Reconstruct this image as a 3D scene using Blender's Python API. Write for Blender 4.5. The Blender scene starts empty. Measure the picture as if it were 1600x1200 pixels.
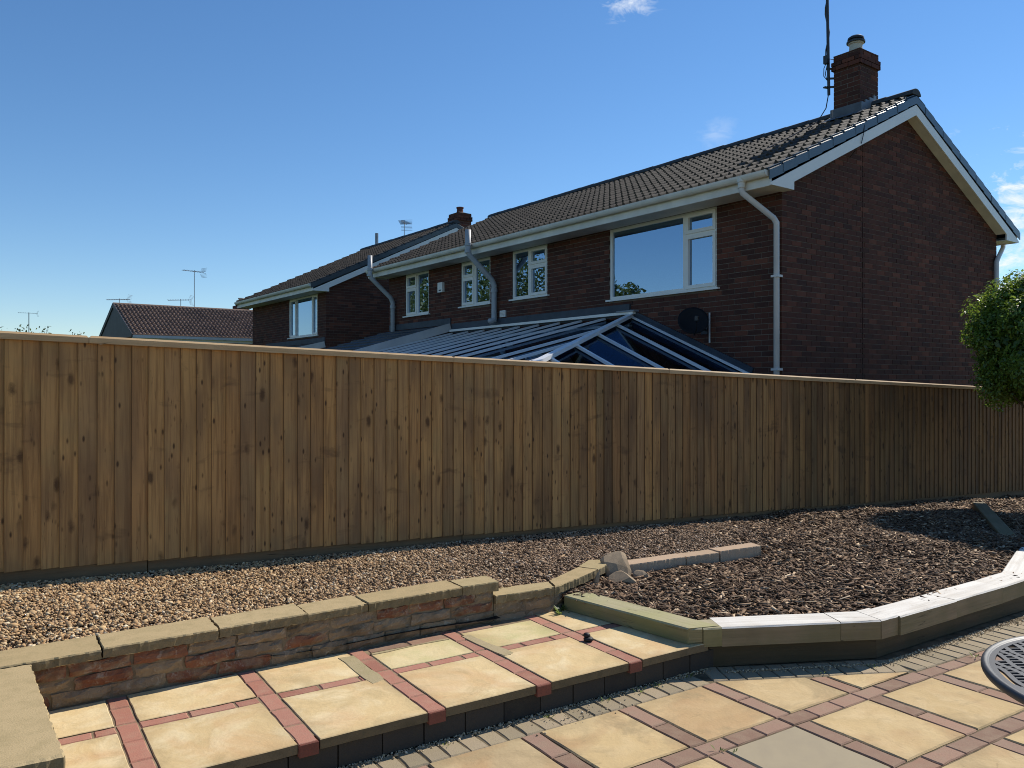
import bpy, math, random
import numpy as np
from mathutils import Matrix, Vector

random.seed(7)
RNG = np.random.default_rng(11)
R = math.radians
SC = bpy.context.scene
COL = SC.collection

# ------------------------------------------------------------------ camera
# world: X runs along the fence, Y runs away across the garden, Z = 0 on the lower patio
cam_d = bpy.data.cameras.new('camera')
cam = bpy.data.objects.new('camera', cam_d)
COL.objects.link(cam)
cam.location = (0, 0, 1.6)
cam.rotation_euler = (R(90), 0, R(-33))
cam_d.sensor_width = 36
cam_d.lens = 36 * 1265 / 1600
cam_d.clip_start = 0.05
cam_d.clip_end = 3000
SC.camera = cam

# ------------------------------------------------------------------ sky and sun
SUN_EL = R(42)
SUN_AZ = R(7)            # angle of the sun from +X towards +Y
world = bpy.data.worlds.new('World')
SC.world = world
world.use_nodes = True
wn = world.node_tree.nodes
wl = world.node_tree.links
wn.clear()
w_out = wn.new('ShaderNodeOutputWorld')
w_bg = wn.new('ShaderNodeBackground')
w_sky = wn.new('ShaderNodeTexSky')
w_sky.sky_type = 'NISHITA'
w_sky.sun_disc = False
w_sky.sun_elevation = SUN_EL
w_sky.sun_rotation = R(90) - SUN_AZ
w_sky.altitude = 40
w_sky.air_density = 1.0
w_sky.dust_density = 0.0
w_sky.ozone_density = 4.5
w_bg.inputs['Strength'].default_value = 0.12
# a few thin wisps of cloud high up, more of them low over the horizon
w_tc = wn.new('ShaderNodeTexCoord')
w_map = wn.new('ShaderNodeMapping')
w_map.inputs['Scale'].default_value = (1.0, 1.0, 2.2)
w_map.inputs['Location'].default_value = (0.35, 2.1, 0.4)
wl.new(w_tc.outputs['Generated'], w_map.inputs['Vector'])
w_n = wn.new('ShaderNodeTexNoise')
w_n.inputs['Scale'].default_value = 26.0
w_n.inputs['Detail'].default_value = 9
w_n.inputs['Roughness'].default_value = 0.64
w_n.inputs['Distortion'].default_value = 0.5
wl.new(w_map.outputs['Vector'], w_n.inputs['Vector'])


def w_math(op, a, b=0.0, clamp=False):
    x = wn.new('ShaderNodeMath')
    x.operation = op
    x.use_clamp = clamp
    for k, q in enumerate((a, b)):
        if isinstance(q, (int, float)):
            x.inputs[k].default_value = q
        else:
            wl.new(q, x.inputs[k])
    return x.outputs[0]


def w_bank(direction, radius, amount):
    """a patch of broken cloud: fades out away from its centre direction"""
    sub = wn.new('ShaderNodeVectorMath')
    sub.operation = 'SUBTRACT'
    wl.new(w_tc.outputs['Generated'], sub.inputs[0])
    sub.inputs[1].default_value = direction
    ln = wn.new('ShaderNodeVectorMath')
    ln.operation = 'LENGTH'
    wl.new(sub.outputs[0], ln.inputs[0])
    fall = w_math('SUBTRACT', 1.0, w_math('DIVIDE', ln.outputs['Value'], radius), True)
    th = w_math('ADD', w_n.outputs['Fac'], w_math('MULTIPLY', fall, 0.30))
    return w_math('MULTIPLY', w_math('MULTIPLY', w_math('SUBTRACT', th, 0.66), 4.5, True), w_math('MULTIPLY', fall, 2.2 * amount, True), True)


w_c = w_bank((0.5965, 0.6783, 0.4290), 0.050, 0.5)
w_c = w_math('MAXIMUM', w_c, w_bank((0.7008, 0.6530, 0.2875), 0.04, 0.10))
w_c = w_math('MAXIMUM', w_c, w_bank((0.92, 0.3723, 0.1254), 0.22, 0.85))
w_c = w_math('MAXIMUM', w_c, w_bank((0.2, -0.93, 0.3), 0.35, 0.6))
w_mix = wn.new('ShaderNodeMix')
w_mix.data_type = 'RGBA'
w_mix.inputs['B'].default_value = (7.2, 7.6, 8.0, 1)
wl.new(w_c, w_mix.inputs['Factor'])
w_hs = wn.new('ShaderNodeHueSaturation')
w_hs.inputs['Saturation'].default_value = 1.14
w_hs.inputs['Hue'].default_value = 0.501
wl.new(w_sky.outputs['Color'], w_hs.inputs['Color'])
wl.new(w_hs.outputs['Color'], w_mix.inputs['A'])
wl.new(w_mix.outputs['Result'], w_bg.inputs['Color'])
wl.new(w_bg.outputs['Background'], w_out.inputs['Surface'])

sun_d = bpy.data.lights.new('sun', 'SUN')
sun_d.energy = 4.6
sun_d.angle = R(0.53)
sun_d.color = (1.0, 0.94, 0.84)
sun = bpy.data.objects.new('sun', sun_d)
COL.objects.link(sun)
sdir = Vector((math.cos(SUN_EL) * math.cos(SUN_AZ), math.cos(SUN_EL) * math.sin(SUN_AZ), math.sin(SUN_EL)))
sun.rotation_euler = sdir.to_track_quat('Z', 'Y').to_euler()
sun.location = (20, 2, 20)

SC.view_settings.view_transform = 'Standard'
SC.view_settings.look = 'None'
SC.view_settings.exposure = 0.15
SC.view_settings.gamma = 1.0
SC.view_settings.use_curve_mapping = False
SC.render.engine = 'CYCLES'
SC.cycles.filter_width = 1.0
SC.cycles.max_bounces = 6
SC.cycles.transparent_max_bounces = 12


# ------------------------------------------------------------------ materials
class NT:
    def __init__(self, name, rough=0.8, spec=0.3):
        self.m = bpy.data.materials.new(name)
        self.m.use_nodes = True
        self.t = self.m.node_tree
        self.n = self.t.nodes
        self.b = self.n['Principled BSDF']
        self.b.inputs['Roughness'].default_value = rough
        self.b.inputs['Specular IOR Level'].default_value = spec

    def link(self, a, b):
        self.t.links.new(a, b)

    def val(self, sock, v):
        if hasattr(v, 'is_output') or isinstance(v, bpy.types.NodeSocket):
            self.link(v, sock)
        else:
            if isinstance(v, tuple) and len(v) == 3 and sock.type == 'RGBA':
                v = (*v, 1)
            sock.default_value = v

    def coords(self, kind='Object', scale=(1, 1, 1), rand=0.0):
        tc = self.n.new('ShaderNodeTexCoord')
        mp = self.n.new('ShaderNodeMapping')
        mp.inputs['Scale'].default_value = scale
        self.link(tc.outputs[kind], mp.inputs['Vector'])
        if rand:
            oi = self.n.new('ShaderNodeObjectInfo')
            mu = self.math('MULTIPLY', oi.outputs['Random'], rand)
            cb = self.n.new('ShaderNodeCombineXYZ')
            self.link(mu, cb.inputs[0])
            mu2 = self.math('MULTIPLY', oi.outputs['Random'], rand * 2.37)
            self.link(mu2, cb.inputs[1])
            mu3 = self.math('MULTIPLY', oi.outputs['Random'], rand * 5.11)
            self.link(mu3, cb.inputs[2])
            self.link(cb.outputs[0], mp.inputs['Location'])
        return mp.outputs['Vector']

    def orand(self):
        return self.n.new('ShaderNodeObjectInfo').outputs['Random']

    def island(self):
        return self.n.new('ShaderNodeNewGeometry').outputs['Random Per Island']

    def math(self, op, a, b=0.0, c=None, clamp=False):
        x = self.n.new('ShaderNodeMath')
        x.operation = op
        x.use_clamp = clamp
        self.val(x.inputs[0], a)
        self.val(x.inputs[1], b)
        if c is not None:
            self.val(x.inputs[2], c)
        return x.outputs[0]

    def noise(self, vec, scale, detail=4, rough=0.55, dist=0.0):
        x = self.n.new('ShaderNodeTexNoise')
        x.inputs['Scale'].default_value = scale
        x.inputs['Detail'].default_value = detail
        x.inputs['Roughness'].default_value = rough
        x.inputs['Distortion'].default_value = dist
        if vec is not None:
            self.link(vec, x.inputs['Vector'])
        return x.outputs['Fac']

    def voronoi(self, vec, scale, feature='F1', rnd=1.0):
        x = self.n.new('ShaderNodeTexVoronoi')
        x.feature = feature
        x.inputs['Scale'].default_value = scale
        x.inputs['Randomness'].default_value = rnd
        self.link(vec, x.inputs['Vector'])
        return x

    def ramp(self, fac, stops, interp='LINEAR'):
        x = self.n.new('ShaderNodeValToRGB')
        cr = x.color_ramp
        cr.interpolation = interp
        while len(cr.elements) < len(stops):
            cr.elements.new(0.5)
        for e, (p, c) in zip(cr.elements, stops):
            e.position = p
            e.color = (*c, 1) if len(c) == 3 else c
        self.link(fac, x.inputs['Fac'])
        return x.outputs['Color']

    def sramp(self, fac, a, b):
        x = self.n.new('ShaderNodeMapRange')
        x.inputs['From Min'].default_value = a
        x.inputs['From Max'].default_value = b
        self.link(fac, x.inputs['Value'])
        return x.outputs['Result']

    def mix(self, fac, a, b, mode='MIX'):
        x = self.n.new('ShaderNodeMix')
        x.data_type = 'RGBA'
        x.blend_type = mode
        self.val(x.inputs['Factor'], fac)
        self.val(x.inputs['A'], a)
        self.val(x.inputs['B'], b)
        return x.outputs['Result']

    def color(self, c):
        self.val(self.b.inputs['Base Color'], c)

    def bump(self, h, strength=0.4, dist=0.01):
        x = self.n.new('ShaderNodeBump')
        x.inputs['Strength'].default_value = strength
        x.inputs['Distance'].default_value = dist
        self.link(h, x.inputs['Height'])
        self.link(x.outputs['Normal'], self.b.inputs['Normal'])


M = {}


def plain(name, c, rough=0.7, spec=0.3, var=0.25, scale=6.0, bump=0.0, metal=0.0, bscale=60):
    t = NT(name, rough, spec)
    v = t.coords('Object')
    n = t.noise(v, scale, 5)
    lo = tuple(x * (1 - var) for x in c)
    hi = tuple(min(1, x * (1 + var)) for x in c)
    t.color(t.ramp(n, [(0.3, lo), (0.7, hi)]))
    t.b.inputs['Metallic'].default_value = metal
    if bump:
        t.bump(t.noise(v, bscale, 4), bump, 0.004)
    M[name] = t.m
    return t


def m_fence(key, tint):
    t = NT('fence_timber', 0.78, 0.25)
    v = t.coords('Object', (1, 1, 1), 13.0)
    vs = t.coords('Object', (30, 30, 1.1), 13.0)
    grain = t.noise(vs, 1.6, 6, 0.65, 0.6)
    blotch = t.noise(t.coords('Object', (3.0, 3.0, 1.0), 13.0), 1.4, 3, 0.5)
    r = t.orand()
    base = t.ramp(r, [(0.0, (0.54, 0.305, 0.125)), (0.14, (0.64, 0.385, 0.160)), (0.30, (0.53, 0.325, 0.150)),
                      (0.45, (0.66, 0.40, 0.165)), (0.60, (0.47, 0.295, 0.150)), (0.74, (0.61, 0.38, 0.160)),
                      (0.88, (0.55, 0.31, 0.135)), (1.0, (0.57, 0.385, 0.185))])
    col = t.mix(t.sramp(grain, 0.44, 0.62), base, t.mix(0.50, base, (0.19, 0.090, 0.036)))
    col = t.mix(t.math('MULTIPLY', t.sramp(blotch, 0.46, 0.68), 0.75), col, (0.24, 0.145, 0.080))
    col = t.mix(t.math('MULTIPLY', t.sramp(t.noise(v, 2.1, 3), 0.55, 0.75), 0.35), col, (0.36, 0.31, 0.15))
    geo = t.n.new('ShaderNodeNewGeometry')
    gm = t.n.new('ShaderNodeMapping')
    gm.inputs['Scale'].default_value = (3.2, 1.0, 7.5)
    t.link(geo.outputs['Position'], gm.inputs['Vector'])
    whorl = t.noise(gm.outputs['Vector'], 1.0, 4, 0.6, 0.4)
    col = t.mix(t.math('MULTIPLY', t.sramp(whorl, 0.60, 0.72), 0.6), col, (0.16, 0.095, 0.055))
    gm2 = t.n.new('ShaderNodeMapping')
    gm2.inputs['Scale'].default_value = (1.3, 1.0, 1.1)
    t.link(geo.outputs['Position'], gm2.inputs['Vector'])
    wash = t.noise(gm2.outputs['Vector'], 1.0, 4, 0.6)
    col = t.mix(t.math('MULTIPLY', t.sramp(wash, 0.48, 0.70), 0.4), col, (0.26, 0.19, 0.125))
    # knots: big ones with a halo, and pin knots
    kv = t.coords('Object', (9.0, 9.0, 4.2), 29.0)
    kd = t.voronoi(kv, 1.0).outputs['Distance']
    kd = t.math('ADD', kd, t.math('MULTIPLY', t.math('SUBTRACT', t.noise(v, 26, 4, 0.7), 0.4), 0.22))
    halo = t.math('MULTIPLY', t.math('SUBTRACT', 1.0, t.sramp(kd, 0.13, 0.27)), 0.8)
    halo = t.math('MULTIPLY', halo, t.sramp(t.noise(t.coords('Object', (4, 4, 1.4), 17.0), 1.3, 1), 0.46, 0.56))
    col = t.mix(halo, col, (0.075, 0.038, 0.022))
    pv = t.coords('Object', (20.0, 20.0, 7.5), 41.0)
    pd = t.voronoi(pv, 1.0).outputs['Distance']
    pin = t.math('MULTIPLY', t.math('SUBTRACT', 1.0, t.sramp(pd, 0.09, 0.20)), 0.85)
    pin = t.math('MULTIPLY', pin, t.sramp(t.noise(t.coords('Object', (5, 5, 2.4), 23.0), 1.7, 1), 0.40, 0.52))
    col = t.mix(pin, col, (0.06, 0.03, 0.018))
    # long dark resin cracks
    cv = t.coords('Object', (26.0, 26.0, 0.8), 7.0)
    cr = t.noise(cv, 2.2, 2, 0.4)
    crack = t.math('MULTIPLY', t.math('SUBTRACT', 1.0, t.sramp(t.math('ABSOLUTE', t.math('SUBTRACT', cr, 0.5)), 0.0, 0.010)),
                   t.sramp(t.noise(t.coords('Object', (3, 3, 0.9), 5.0), 2.0, 2), 0.55, 0.62))
    col = t.mix(t.math('MULTIPLY', crack, 0.8), col, (0.05, 0.025, 0.015))
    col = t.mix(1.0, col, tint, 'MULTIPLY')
    t.color(col)
    t.bump(grain, 0.5, 0.004)
    M[key] = t.m


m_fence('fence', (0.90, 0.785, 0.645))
m_fence('fence_mid_shade', (0.69, 0.60, 0.51))
m_fence('fence_grey_shade', (0.43, 0.385, 0.345))  # tints darken along the fence: the weaker light is put into the board colour


def m_wood(name, c0, c1, dark, axis=0, green=None, gfac=0.6, cracks=True, rough=0.7):
    t = NT(name, rough, 0.3)
    sc = [22, 22, 22]
    sc[axis] = 0.9
    v = t.coords('Object', tuple(sc), 9.0)
    g = t.noise(v, 1.5, 6, 0.62, 0.5)
    b = t.noise(t.coords('Object', (1, 1, 1), 9.0), 2.6, 4)
    col = t.ramp(g, [(0.3, c0), (0.62, c1)])
    col = t.mix(t.math('MULTIPLY', t.sramp(b, 0.5, 0.75), 0.5), col, dark)
    if green:
        gn = t.noise(t.coords('Object', (1, 1, 1), 4.0), 3.3, 5)
        col = t.mix(t.math('MULTIPLY', t.sramp(gn, 0.38, 0.62), gfac), col, green)
    if cracks:
        sc2 = [16, 16, 16]
        sc2[axis] = 0.55
        cv = t.coords('Object', tuple(sc2), 3.0)
        cn = t.noise(cv, 1.6, 2, 0.4)
        ck = t.math('SUBTRACT', 1.0, t.sramp(t.math('ABSOLUTE', t.math('SUBTRACT', cn, 0.5)), 0.0, 0.008))
        ck = t.math('MULTIPLY', ck, t.sramp(t.noise(t.coords('Object', (1, 1, 1), 2.0), 3.0, 2), 0.5, 0.58))
        col = t.mix(t.math('MULTIPLY', ck, 0.8), col, tuple(x * 0.3 for x in dark))
    t.color(col)
    t.bump(g, 0.45, 0.005)
    M[name] = t.m


m_wood('board_edge_shade', (0.10, 0.06, 0.03), (0.15, 0.09, 0.045), (0.06, 0.035, 0.02), axis=2)  # shaded lip between fence boards, put into the colour of the edge face
m_wood('capping', (0.46, 0.29, 0.14), (0.58, 0.385, 0.20), (0.32, 0.19, 0.09))
m_wood('gravel_board', (0.15, 0.09, 0.045), (0.21, 0.13, 0.065), (0.06, 0.045, 0.03))
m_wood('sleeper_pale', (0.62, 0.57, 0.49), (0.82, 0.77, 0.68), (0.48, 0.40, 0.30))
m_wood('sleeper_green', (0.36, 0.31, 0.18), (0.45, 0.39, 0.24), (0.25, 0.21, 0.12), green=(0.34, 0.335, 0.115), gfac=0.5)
m_wood('sleeper_green_shade', (0.22, 0.185, 0.09), (0.29, 0.24, 0.12), (0.12, 0.10, 0.05), green=(0.19, 0.19, 0.06), gfac=0.5)  # sides of the green sleepers, with their shade put into the colour
m_wood('sleeper_low_shade', (0.055, 0.040, 0.024), (0.085, 0.062, 0.036), (0.022, 0.018, 0.012), green=(0.032, 0.034, 0.014), gfac=0.45)  # lower course: shadow under the overhang put into its near-black colour
m_wood('sleeper_shade', (0.19, 0.145, 0.085), (0.27, 0.205, 0.125), (0.11, 0.085, 0.05), green=(0.15, 0.14, 0.06), gfac=0.5)  # sides of the pale sleepers: shade put into a darker brown-green


def m_slab():
    t = NT('yellow_slab', 0.85, 0.2)
    v = t.coords('Object', (1, 1, 1), 21.0)
    n1 = t.noise(v, 4.4, 6, 0.62, 0.6)
    n2 = t.noise(v, 7.5, 5, 0.6)
    n3 = t.noise(v, 1.9, 4, 0.55, 0.8)
    n4 = t.noise(t.coords('Object', (1, 1, 1), 57.0), 2.6, 7, 0.68, 1.2)
    base = t.ramp(t.orand(), [(0.0, (0.52, 0.365, 0.175)), (0.35, (0.60, 0.43, 0.21)), (0.7, (0.56, 0.40, 0.20)), (1.0, (0.48, 0.35, 0.19))])
    col = t.mix(t.math('MULTIPLY', t.sramp(n1, 0.45, 0.66), 0.6), base, (0.68, 0.51, 0.28))
    col = t.mix(t.math('MULTIPLY', t.sramp(n3, 0.47, 0.66), 0.75), col, (0.46, 0.28, 0.135))
    col = t.mix(t.math('MULTIPLY', t.sramp(n4, 0.51, 0.66), 0.65), col, (0.36, 0.265, 0.14))
    col = t.mix(t.math('MULTIPLY', t.sramp(n2, 0.52, 0.80), 0.4), col, (0.36, 0.265, 0.14))
    sp = t.noise(t.coords('Object', (1, 2.6, 1), 33.0), 11.0, 3, 0.6, 1.4)
    col = t.mix(t.math('MULTIPLY', t.sramp(sp, 0.64, 0.74), 0.4), col, (0.27, 0.19, 0.10))
    sep = t.n.new('ShaderNodeSeparateXYZ')
    t.link(t.coords('Object'), sep.inputs[0])
    ed = t.math('MAXIMUM', t.math('ABSOLUTE', sep.outputs[0]), t.math('ABSOLUTE', sep.outputs[1]))
    ed = t.math('ADD', ed, t.math('MULTIPLY', t.math('SUBTRACT', t.noise(v, 9, 4, 0.6), 0.5), 0.16))
    col = t.mix(t.math('MULTIPLY', t.sramp(ed, 0.185, 0.26), 0.55), col, t.mix(0.5, col, (0.30, 0.23, 0.12)))
    t.color(col)
    hgt = t.math('ADD', t.math('MULTIPLY', n2, 0.5), t.math('ADD', t.math('MULTIPLY', t.noise(v, 60, 3, 0.5), 0.35), t.math('MULTIPLY', n1, 1.6)))
    t.bump(hgt, 0.55, 0.006)
    M['slab'] = t.m
    t = NT('grey_brown_slab', 0.82, 0.25)
    v = t.coords('Object', (1, 1, 1), 21.0)
    n1 = t.noise(v, 3.2, 5, 0.6, 0.4)
    col = t.ramp(n1, [(0.3, (0.40, 0.325, 0.205)), (0.6, (0.345, 0.28, 0.185)), (0.75, (0.22, 0.18, 0.115))])
    t.color(col)
    t.bump(t.noise(v, 9, 6), 0.3, 0.004)
    M['slab_grey'] = t.m
    t = NT('pale_slab', 0.85, 0.2)
    v = t.coords('Object', (1, 1, 1), 21.0)
    n1 = t.noise(v, 4.6, 6, 0.62, 0.6)
    n2 = t.noise(v, 7.5, 5, 0.6)
    n3 = t.noise(v, 1.9, 4, 0.55, 0.8)
    n4 = t.noise(t.coords('Object', (1, 1, 1), 57.0), 2.6, 7, 0.68, 1.2)
    base = t.ramp(t.orand(), [(0.0, (0.66, 0.475, 0.235)), (0.5, (0.71, 0.53, 0.275)), (1.0, (0.62, 0.45, 0.225))])
    col = t.mix(t.math('MULTIPLY', t.sramp(n1, 0.46, 0.66), 0.55), base, (0.84, 0.70, 0.44))
    col = t.mix(t.math('MULTIPLY', t.sramp(n3, 0.47, 0.66), 0.75), col, (0.60, 0.35, 0.165))
    col = t.mix(t.math('MULTIPLY', t.sramp(n4, 0.51, 0.66), 0.65), col, (0.48, 0.355, 0.175))
    col = t.mix(t.math('MULTIPLY', t.sramp(n2, 0.52, 0.80), 0.4), col, (0.48, 0.355, 0.175))
    sp = t.noise(t.coords('Object', (1, 2.6, 1), 33.0), 11.0, 3, 0.6, 1.4)
    col = t.mix(t.math('MULTIPLY', t.sramp(sp, 0.64, 0.74), 0.4), col, (0.42, 0.32, 0.17))
    sep = t.n.new('ShaderNodeSeparateXYZ')
    t.link(t.coords('Object'), sep.inputs[0])
    ed = t.math('MAXIMUM', t.math('ABSOLUTE', sep.outputs[0]), t.math('ABSOLUTE', sep.outputs[1]))
    ed = t.math('ADD', ed, t.math('MULTIPLY', t.math('SUBTRACT', t.noise(v, 9, 4, 0.6), 0.5), 0.16))
    col = t.mix(t.math('MULTIPLY', t.sramp(ed, 0.185, 0.26), 0.55), col, t.mix(0.5, col, (0.30, 0.23, 0.12)))
    t.color(col)
    hgt = t.math('ADD', t.math('MULTIPLY', n2, 0.5), t.math('ADD', t.math('MULTIPLY', t.noise(v, 60, 3, 0.5), 0.35), t.math('MULTIPLY', n1, 1.6)))
    t.bump(hgt, 0.55, 0.006)
    M['slab_pale'] = t.m
    t = NT('mossy_slab', 0.85, 0.2)
    v = t.coords('Object', (1, 1, 1), 21.0)
    n1 = t.noise(v, 3.4, 6, 0.62, 0.6)
    n2 = t.noise(v, 7.5, 5, 0.6)
    n3 = t.noise(v, 1.9, 4, 0.55, 0.8)
    n4 = t.noise(t.coords('Object', (1, 1, 1), 57.0), 2.6, 7, 0.68, 1.2)
    base = t.ramp(t.orand(), [(0.0, (0.66, 0.51, 0.26)), (1.0, (0.70, 0.55, 0.29))])
    col = t.mix(t.math('MULTIPLY', t.sramp(n1, 0.45, 0.66), 0.6), base, (0.76, 0.64, 0.38))
    col = t.mix(t.math('MULTIPLY', t.sramp(n3, 0.47, 0.66), 0.75), col, (0.60, 0.42, 0.21))
    col = t.mix(t.math('MULTIPLY', t.sramp(n4, 0.51, 0.66), 0.65), col, (0.50, 0.41, 0.20))
    col = t.mix(t.math('MULTIPLY', t.sramp(n2, 0.52, 0.80), 0.4), col, (0.50, 0.41, 0.20))
    sp = t.noise(t.coords('Object', (1, 2.6, 1), 33.0), 11.0, 3, 0.6, 1.4)
    col = t.mix(t.math('MULTIPLY', t.sramp(sp, 0.64, 0.74), 0.4), col, (0.38, 0.31, 0.15))
    col = t.mix(t.math('MULTIPLY', t.sramp(t.noise(v, 4.4, 5, 0.6), 0.46, 0.66), 0.6), col, (0.50, 0.46, 0.20))
    sep = t.n.new('ShaderNodeSeparateXYZ')
    t.link(t.coords('Object'), sep.inputs[0])
    ed = t.math('MAXIMUM', t.math('ABSOLUTE', sep.outputs[0]), t.math('ABSOLUTE', sep.outputs[1]))
    ed = t.math('ADD', ed, t.math('MULTIPLY', t.math('SUBTRACT', t.noise(v, 9, 4, 0.6), 0.5), 0.16))
    col = t.mix(t.math('MULTIPLY', t.sramp(ed, 0.185, 0.26), 0.55), col, t.mix(0.5, col, (0.30, 0.23, 0.12)))
    t.color(col)
    hgt = t.math('ADD', t.math('MULTIPLY', n2, 0.5), t.math('ADD', t.math('MULTIPLY', t.noise(v, 60, 3, 0.5), 0.35), t.math('MULTIPLY', n1, 1.6)))
    t.bump(hgt, 0.55, 0.006)
    M['slab_moss'] = t.m


m_slab()


def m_block(name, stops, stain, sfac=0.5, rough=0.85):
    t = NT(name, rough, 0.2)
    v = t.coords('Object', (1, 1, 1), 17.0)
    n = t.noise(v, 12, 6, 0.65)
    n2 = t.noise(v, 160, 3, 0.6)
    col = t.ramp(t.orand(), stops)
    col = t.mix(t.math('MULTIPLY', t.sramp(n, 0.45, 0.75), sfac), col, stain)
    col = t.mix(t.math('MULTIPLY', t.sramp(n2, 0.5, 0.75), 0.4), col, tuple(x * 0.55 for x in stain))
    t.color(col)
    t.bump(n2, 0.5, 0.003)
    M[name] = t.m
    return t


m_block('red_block', [(0, (0.40, 0.17, 0.115)), (0.3, (0.47, 0.21, 0.145)), (0.6, (0.42, 0.20, 0.14)), (1, (0.34, 0.14, 0.095))], (0.46, 0.285, 0.19), 0.65)
m_block('red_shade', [(0, (0.20, 0.070, 0.048)), (1, (0.25, 0.09, 0.06))], (0.14, 0.07, 0.05), 0.6)  # darker red copy: shade on the end block fronts put into the colour
m_block('pink_block', [(0, (0.30, 0.17, 0.11)), (0.3, (0.39, 0.23, 0.155)), (0.6, (0.33, 0.205, 0.145)), (1, (0.25, 0.15, 0.10))], (0.35, 0.25, 0.165), 0.7)
m_block('grey_block', [(0, (0.32, 0.255, 0.165)), (0.5, (0.41, 0.32, 0.21)), (1, (0.27, 0.22, 0.145))], (0.35, 0.29, 0.16))
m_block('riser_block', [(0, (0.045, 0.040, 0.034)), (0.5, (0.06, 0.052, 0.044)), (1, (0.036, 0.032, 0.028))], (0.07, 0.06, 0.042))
m_block('slab_edge_shade_dirt', [(0, (0.15, 0.115, 0.065)), (1, (0.19, 0.145, 0.085))], (0.085, 0.07, 0.04), 0.7)  # slab sides: shade and dirt together put into the dark colour
def m_oldbrick(name, stops):
    t = NT(name, 0.9, 0.15)
    v = t.coords('Object', (1, 1, 1), 17.0)
    n = t.noise(v, 9, 7, 0.7, 0.6)
    n2 = t.noise(v, 26, 6, 0.7, 0.8)
    n3 = t.noise(v, 5, 4, 0.6)
    col = t.ramp(t.orand(), stops)
    col = t.mix(t.math('MULTIPLY', t.sramp(n, 0.46, 0.64), 0.75), col, (0.30, 0.225, 0.14))
    col = t.mix(t.math('MULTIPLY', t.sramp(n2, 0.55, 0.70), 0.6), col, (0.46, 0.40, 0.31))
    col = t.mix(t.math('MULTIPLY', t.sramp(n3, 0.52, 0.68), 0.75), col, (0.075, 0.060, 0.038))
    t.color(col)
    t.bump(t.math('ADD', n, n2), 0.9, 0.010)
    M[name] = t.m


m_oldbrick('old_brick', [(0, (0.22, 0.16, 0.105)), (0.4, (0.27, 0.20, 0.13)), (0.7, (0.19, 0.145, 0.10)), (1.0, (0.30, 0.21, 0.125))])
m_oldbrick('old_red', [(0, (0.20, 0.080, 0.045)), (0.5, (0.23, 0.10, 0.058)), (1.0, (0.16, 0.07, 0.042))])
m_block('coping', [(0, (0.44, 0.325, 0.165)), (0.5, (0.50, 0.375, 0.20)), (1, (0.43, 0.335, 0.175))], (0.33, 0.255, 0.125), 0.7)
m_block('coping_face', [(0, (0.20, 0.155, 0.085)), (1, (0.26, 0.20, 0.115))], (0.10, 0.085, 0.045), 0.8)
m_block('edging', [(0, (0.47, 0.33, 0.22)), (1, (0.52, 0.37, 0.25))], (0.40, 0.30, 0.18), 0.5)
m_block('rock', [(0, (0.42, 0.315, 0.205)), (1, (0.34, 0.25, 0.16))], (0.19, 0.14, 0.09), 0.8)
m_block('mortar_old', [(0, (0.20, 0.155, 0.10)), (1, (0.21, 0.16, 0.105))], (0.10, 0.08, 0.05), 0.8)
m_block('mortar_patch', [(0, (0.42, 0.335, 0.19)), (1, (0.44, 0.345, 0.20))], (0.33, 0.28, 0.13), 0.7)
m_block('house_brick', [(0, (0.085, 0.031, 0.021)), (0.3, (0.115, 0.041, 0.026)), (0.5, (0.062, 0.026, 0.020)), (0.8, (0.098, 0.034, 0.023)), (0.93, (0.15, 0.050, 0.030)), (1, (0.17, 0.060, 0.036))], (0.085, 0.052, 0.040), 0.5)


def m_island(name, stops, stain, rough=0.85, bump=0.0, spec=0.2, nscale=9):
    t = NT(name, rough, spec)
    v = t.coords('Object')
    col = t.ramp(t.island(), stops)
    n = t.noise(v, nscale, 5, 0.6)
    col = t.mix(t.math('MULTIPLY', t.sramp(n, 0.45, 0.75), 0.5), col, stain)
    t.color(col)
    if bump:
        t.bump(t.noise(v, 150, 3), bump, 0.003)
    M[name] = t.m
    return t


m_island('house_bricks', [(0, (0.085, 0.031, 0.021)), (0.3, (0.115, 0.041, 0.026)), (0.5, (0.062, 0.026, 0.020)), (0.8, (0.098, 0.034, 0.023)), (0.93, (0.15, 0.050, 0.030)), (1, (0.17, 0.060, 0.036))], (0.080, 0.048, 0.036), bump=0.4)
T_ST = [(0, (0.058, 0.046, 0.037)), (0.5, (0.088, 0.070, 0.054)), (1, (0.042, 0.034, 0.029))]
m_island('tiles', T_ST, (0.11, 0.09, 0.068), 0.78, nscale=14, bump=0.4, spec=0.25)
m_block('tile', T_ST, (0.11, 0.09, 0.068), 0.5, rough=0.78)
M['tile'].node_tree.nodes['Principled BSDF'].inputs['Specular IOR Level'].default_value = 0.25
m_island('tiles_red', [(0, (0.20, 0.135, 0.10)), (0.5, (0.25, 0.17, 0.125)), (1, (0.16, 0.11, 0.085))], (0.21, 0.16, 0.12), 0.8, nscale=5)


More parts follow.
